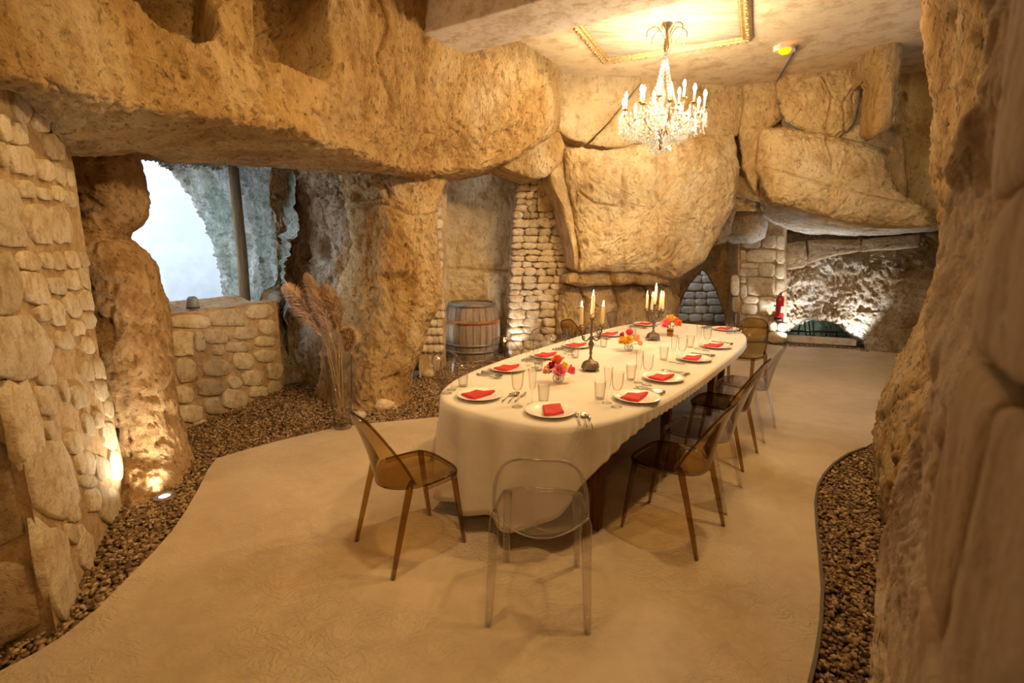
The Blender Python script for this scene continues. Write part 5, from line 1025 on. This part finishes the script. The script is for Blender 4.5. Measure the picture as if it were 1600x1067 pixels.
dr.build('crystal_drops', M['crystal'], ch, smooth=False)['kind'] = 'stuff'

# ================================================================== BARREL
M['oak'] = mat_rock('old_oak', (0.42, 0.34, 0.26), (0.32, 0.25, 0.19), (0.19, 0.14, 0.10), 3.0, (2.5, 2.5, 0.25), 0.35, 0.25, vary=0.25, stain_amt=0.2)
M['rust'] = mat_plain('rusty_iron', (0.30, 0.13, 0.045), 0.65, 0.4, var=(20, 0.35)); M['iron'] = mat_plain('grey_iron', (0.22, 0.19, 0.16), 0.55, 0.6, var=(20, 0.3))
bc = atz(735, 567, -0.01); bc = bc + np.array([0.0, 0.38, 0]); BH = 0.88
br = lambda v: 0.345 + 0.085*math.sin(PI*min(1, max(0, v)))**0.9
barrel = empty('wine_barrel', (bc[0], bc[1], -0.03)); tag(barrel, 'old upright oak wine barrel with iron hoops in the rock niche', 'barrel')
ns = 26
def stave(k):
    V = []; Fc = []; a0, a1 = 2*PI*k/ns + 0.006, 2*PI*(k + 1)/ns - 0.006; vs = np.linspace(0, 1, 11)
    for v in vs:
        for (a, d) in ((a0, 0.0), ((a0 + a1)/2, 0.0025), (a1, 0.0), (a1, -0.03), (a0, -0.03)):
            r_ = br(v) + d; V.append((r_*math.cos(a), r_*math.sin(a), v*BH))
    for i in range(10):
        for j in range(5): Fc.append((i*5 + j, i*5 + (j + 1) % 5, (i + 1)*5 + (j + 1) % 5, (i + 1)*5 + j))
    Fc += [(4, 3, 2, 1, 0), (50, 51, 52, 53, 54)]
    return mesh('stave', V, Fc, M['oak'], barrel, smooth=False)
for k in range(ns): stave(k)
MB().lathe([(0.0001, BH - 0.045), (0.318, BH - 0.045), (0.318, BH - 0.03), (0.0001, BH - 0.03)], n=40, close=True).build('head', M['oak'], barrel, smooth=False)
for v0, v1, m_ in ((0.94, 0.995, 'iron'), (0.66, 0.72, 'rust'), (0.16, 0.21, 'iron'), (0.0, 0.05, 'iron'), (0.28, 0.33, 'iron')):
    MB().lathe([(br(v0) + 0.002, v0*BH), (br(v0) + 0.007, v0*BH), (br(v1) + 0.007, v1*BH), (br(v1) + 0.002, v1*BH)], n=52, close=True).build('hoop', M[m_], barrel)

# ================================================================== PAMPAS GRASS IN A TALL GLASS VASE
vb = atz(536, 668); vs_ = empty('tall_vase', (vb[0], vb[1], 0.001)); tag(vs_, 'tall flared glass vase standing on the edge of the screed', 'vase')
ztop = at(528, 556, vb[1])[2]
MB().lathe([(0.0001, 0.0), (0.078, 0.0), (0.080, 0.004), (0.122, ztop - 0.003), (0.1205, ztop), (0.119, ztop - 0.003), (0.077, 0.05), (0.0001, 0.045)], n=36, close=True).build('glass_body', M['glass'], vs_)
M['plume'] = mat_plain('dry_pampas', (0.78, 0.62, 0.40), 0.9, var=(30, 0.2)); M['plume_pink'] = mat_plain('dry_pampas_rosy', (0.80, 0.64, 0.50), 0.9, var=(30, 0.2)); M['straw'] = mat_plain('dry_straw', (0.50, 0.33, 0.14), 0.8)
def plume(path_px, Y, rmax, mat, label, seed):
    r = random.Random(seed); base = Vector((vb[0] + r.uniform(-0.03, 0.03), vb[1] + r.uniform(-0.03, 0.03), 0.055))
    neck = Vector((vb[0] + (at(path_px[0][0], 556, Y)[0] - vb[0])*0.7, vb[1], ztop)); pts = [base, neck] + [Vector(at(x, y, Y)) for x, y in path_px]
    root = empty('pampas_stem', tuple(base)); tag(root, label, 'pampas grass', 'pampas plumes in the tall vase')
    C = [tuple(p - base) for p in catmull_v(pts, 30)]; MB().tube(C, 0.003, 5).build('stalk', M['straw'], root)
    V = []; Fc = []; top = [Vector(q) for q in C[13:]]; n_ = len(top)
    for k in range(4200):
        v = r.random(); i = min(int(v*(n_ - 1)), n_ - 2); p = top[i].lerp(top[i + 1], v*(n_ - 1) - i); ax = (top[i + 1] - top[i]).normalized()
        rad = rmax*(min(1.0, 0.3 + v/0.25)*(1 - v)**0.75 + 0.06); a = r.uniform(0, 2*PI); s1 = ax.orthogonal().normalized(); s2 = ax.cross(s1)
        out = (s1*math.cos(a) + s2*math.sin(a)); L_ = rad*r.uniform(0.5, 1.15); tip = p + out*L_ + ax*L_*1.0 + Vector((0, 0, -L_*0.25*r.random())); mid = p + out*L_*0.45 + ax*L_*0.75; w_ = out.cross(ax).normalized()*0.0032
        b = len(V); V += [p - w_, p + w_, mid + w_*1.6, mid - w_*1.6, tip]; Fc += [(b, b + 1, b + 2, b + 3), (b + 3, b + 2, b + 4)]
    mesh('plume', [tuple(v) for v in V], Fc, mat, root)['kind'] = 'stuff'
def catmull_v(pts, n): return [Vector(q) for q in catmull(np.array([tuple(p) for p in pts]), n)]
plume([(508, 535), (480, 490), (462, 462), (444, 446)], vb[1] + 0.02, 0.15, M['plume_pink'], 'rosy pampas plume leaning farthest left in the tall vase', 1)
plume([(515, 530), (500, 480), (488, 450), (478, 427)], vb[1] + 0.06, 0.13, M['plume'], 'tallest pampas plume in the tall vase', 2)
plume([(520, 535), (507, 495), (496, 470), (486, 452)], vb[1] - 0.05, 0.13, M['plume_pink'], 'pale short pampas plume in the middle of the tall vase', 3)
plume([(530, 530), (524, 490), (515, 465), (505, 446)], vb[1], 0.15, M['plume'], 'thick golden pampas plume right of the middle in the tall vase', 4)
plume([(538, 555), (544, 535), (542, 522), (536, 516)], vb[1] + 0.03, 0.12, M['plume'], 'short drooping pampas plume at the right of the tall vase', 5)

# ================================================================== SMALL THINGS
M['white_pl'] = mat_plain('white_plastic', (0.75, 0.73, 0.70), 0.4); M['lens'] = mat_emit('spot_lens', (0.92, 0.96, 1.0), 30.0)
def ground_spot(p, label, power, target, angle=1.6, r=0.052, color=WHITE):
    root = empty('ground_spotlight', (p[0], p[1], -0.02)); tag(root, label, 'spotlight', 'ground spotlights')
    MB().lathe([(r*0.62, 0.012), (r*0.66, 0.024), (r*1.25, 0.026), (r*1.32, 0.018), (r*1.32, -0.01)], n=32, close=True).build('bezel', M['iron'], root)
    MB().lathe([(0.0001, 0.016), (r*0.66, 0.016), (r*0.66, 0.010), (0.0001, 0.010)], n=28, close=True).build('lens', M['lens'], root)
    light('ground_spot_light', 'SPOT', (p[0], p[1], 0.02), power, color, 0.04, target, angle, 0.8)
g = atz(257, 775); ground_spot(g, 'round ground spotlight glowing in the gravel beside the rubble wall', 26, (g[0] - 0.12, g[1] + 0.25, 2.0), 2.75, color=(1.0, 0.88, 0.70))
g = atz(668, 602); ground_spot(g + np.array([0.0, 0.9, 0]), 'round ground spotlight in the gravel between tall rock and barrel', 14, (g[0] - 0.25, g[1] + 1.2, 1.6), 1.9)
g = atz(803, 566); ground_spot((g[0], g[1]), 'round ground spotlight at the foot of the dry-stone pillar', 17, tuple(at(800, 425, 8.0)), 1.2)
g = pw_(1352, 541, 0.42); ground_spot((g[0], g[1]), 'round ground spotlight washing the chalky passage wall', 60, tuple(pw_(1310, 420, 0.1)), 1.7)
g = pw_(1238, 541, 0.45); ground_spot((g[0], g[1]), 'round ground spotlight beside the extinguisher pillar', 60, tuple(kp(1222, 440, 0.0)), 1.6)
# fill light added beyond the arch to brighten its blocks, no fitting
light('arch_fill_light', 'POINT', (3.3, 10.2, 1.9), 26, (0.85, 0.93, 1.0), 0.1)
light('grotto_fill_light', 'POINT', tuple(pw_(1262, 512, -0.45)), 1.6, WHITE, 0.05)  # added light without a fitting, brightens the green rock
# fire extinguisher
M['red'] = mat_plain('red_enamel', (0.62, 0.015, 0.02), 0.25, var=(5, 0.05), coat=0.5); M['rubber'] = mat_plain('black_rubber', (0.02, 0.02, 0.022), 0.6)
fe = kp(1216, 500, 0.20); fx = empty('fire_extinguisher', tuple(fe)); tag(fx, 'red fire extinguisher hanging on the dressed stone pillar', 'fire extinguisher')
fh = np.linalg.norm(kp(1216, 462, 0.2) - fe)
MB().lathe([(0.062, 0.0), (0.066, 0.01), (0.066, 0.045), (0.062, 0.05)], n=24).build('foot_ring', M['rubber'], fx)
MB().lathe([(0.062, 0.03), (0.064, 0.04), (0.064, fh*0.80), (0.055, fh*0.9), (0.03, fh*0.98), (0.018, fh)], n=24).build('cylinder', M['red'], fx)
MB().lathe([(0.018, fh), (0.018, fh + 0.05), (0.012, fh + 0.06)], n=12).build('valve', M['iron'], fx)
MB().tube([(0.0, 0, fh + 0.05), (0.05, -0.01, fh + 0.07), (0.075, -0.01, fh + 0.10)], 0.009, 6).build('lever', M['red'], fx)
MB().tube(catmull(np.array([(0.0, -0.02, fh + 0.03), (-0.06, -0.05, fh + 0.02), (-0.075, -0.05, fh*0.7), (-0.05, -0.07, fh*0.35), (-0.045, -0.075, 0.06)]), 20), 0.011, 7).build('hose', M['rubber'], fx)
MB().box((0.015, -0.062, fh*0.45), (0.05, 0.008, 0.11)).build('label_plate', M['white_pl'], fx, smooth=False)
MB().box((0, 0.10, fh*0.55), (0.05, 0.10, 0.03)).build('bracket', M['iron'], fx, smooth=False)
# emergency lamp and its cable
M['amber'] = mat_emit('amber_lens', (1.0, 0.30, 0.0), 2.2); M['cable'] = mat_plain('blue_grey_cable', (0.10, 0.12, 0.18), 0.5)
lp_ = atz(1226, 72, cz); lx = empty('emergency_lamp', tuple(lp_)); tag(lx, 'small white ceiling lamp glowing amber above the right rocks', 'lamp')
MB().box((0.0, 0.0, -0.03), (0.22, 0.10, 0.06), 0.3).build('housing', M['white_pl'], lx, smooth=False)
MB().lathe([(0.0001, -0.10), (0.04, -0.095), (0.062, -0.075), (0.068, -0.055), (0.0001, -0.055)], (-0.02, -0.05, 0), 18, close=True).build('lens', M['amber'], lx)
q_ = lambda x, y, o: atp(x, y, PR0 + PRn*o, PRn)
cb_ = [atz(1246, 72, cz - 0.02), atz(1230, 100, cz - 0.02), atz(1216, 124, cz - 0.03), q_(1214, 135, 0.06), q_(1216, 150, 0.06), q_(1218, 165, 0.07), q_(1224, 185, 0.10), q_(1236, 198, 0.16), q_(1262, 210, 0.24)]
tag(MB().tube(catmull(np.array(cb_), 40), 0.011, 6).build('power_cable', M['cable']), 'thin dark cable running down from the emergency lamp between boulders', 'cable')
# lantern speaker on the parapet sill
M['mist'] = mat_plain('blue_grey_enamel', (0.34, 0.40, 0.45), 0.45, var=(4, 0.05)); M['navy'] = mat_plain('dark_rubber_base', (0.04, 0.045, 0.06), 0.6)
sp = pp(302, 484, 0.16); sp[2] = at(302, 482, sp[1])[2]; sk = empty('portable_speaker', tuple(sp)); tag(sk, 'small grey dome speaker standing on the window parapet', 'speaker')
MB().lathe([(0.055, 0.0), (0.060, 0.003), (0.060, 0.014), (0.056, 0.017)], n=28).build('base', M['navy'], sk)
MB().lathe([(0.057, 0.016), (0.056, 0.05), (0.051, 0.085), (0.043, 0.105), (0.034, 0.113)], n=28).build('body', M['mist'], sk)
MB().lathe([(0.034, 0.112), (0.031, 0.116), (0.0001, 0.110)], n=24).build('top', M['navy'], sk)
# pale stones on the gravel by the tall rock
for i, (x, y, s_, lb) in enumerate([(652, 572, 0.16, 'large pale lit stone leaning on the tall rock'), (668, 590, 0.09, 'small pale stone on the gravel below the tall rock'), (600, 640, 0.10, 'flat stone at the foot of the tall rock'), (562, 655, 0.06, 'small stone near the pampas vase')]):
    c = atz(x, y, -0.02); P = []
    m = MB().lathe([(max(0.0001, math.sin(PI*j/10)), -math.cos(PI*j/10)) for j in range(11)], n=18, close=True); V = np.array(m.v)*np.array([1.1, 0.8, 0.75])*s_; V = V + V/np.linalg.norm(V, axis=1)[:, None]*(0.35*s_*fbm(V/s_*0.9 + i*3, 2))[:, None]
    o = mesh('stone', V, m.f, M['stone']); o.location = (c[0], c[1], s_*0.35); tag(o, lb, 'stone')

# fittings made up for the added ceiling fill spotlights
SL = ['aimed at the tall rock', 'aimed at the table', 'aimed at the rubble wall', 'aimed at the back wall', 'aimed at the near chairs']
for (a_, b_, p_), lb in zip(FILL_SPOTS, SL):
    sx = empty('added_ceiling_spotlight', (a_[0], a_[1], cz)); d = (Vector(b_) - Vector(a_)).normalized(); tag(sx, 'small black added fill spotlight ' + lb, 'spotlight', 'added ceiling fill spotlights')
    h0 = Vector((0, 0, a_[2] - cz)); MB().tube([(0, 0, 0), (0, 0, a_[2] - cz + 0.05)], 0.012, 8).build('stem', M['black_metal'], sx)
    MB().tube([h0 - d*0.16, h0 - d*0.15, h0 - d*0.04, h0 - d*0.03], [0.03, 0.055, 0.06, 0.06], 16, cap=True).build('housing', M['black_metal'], sx)
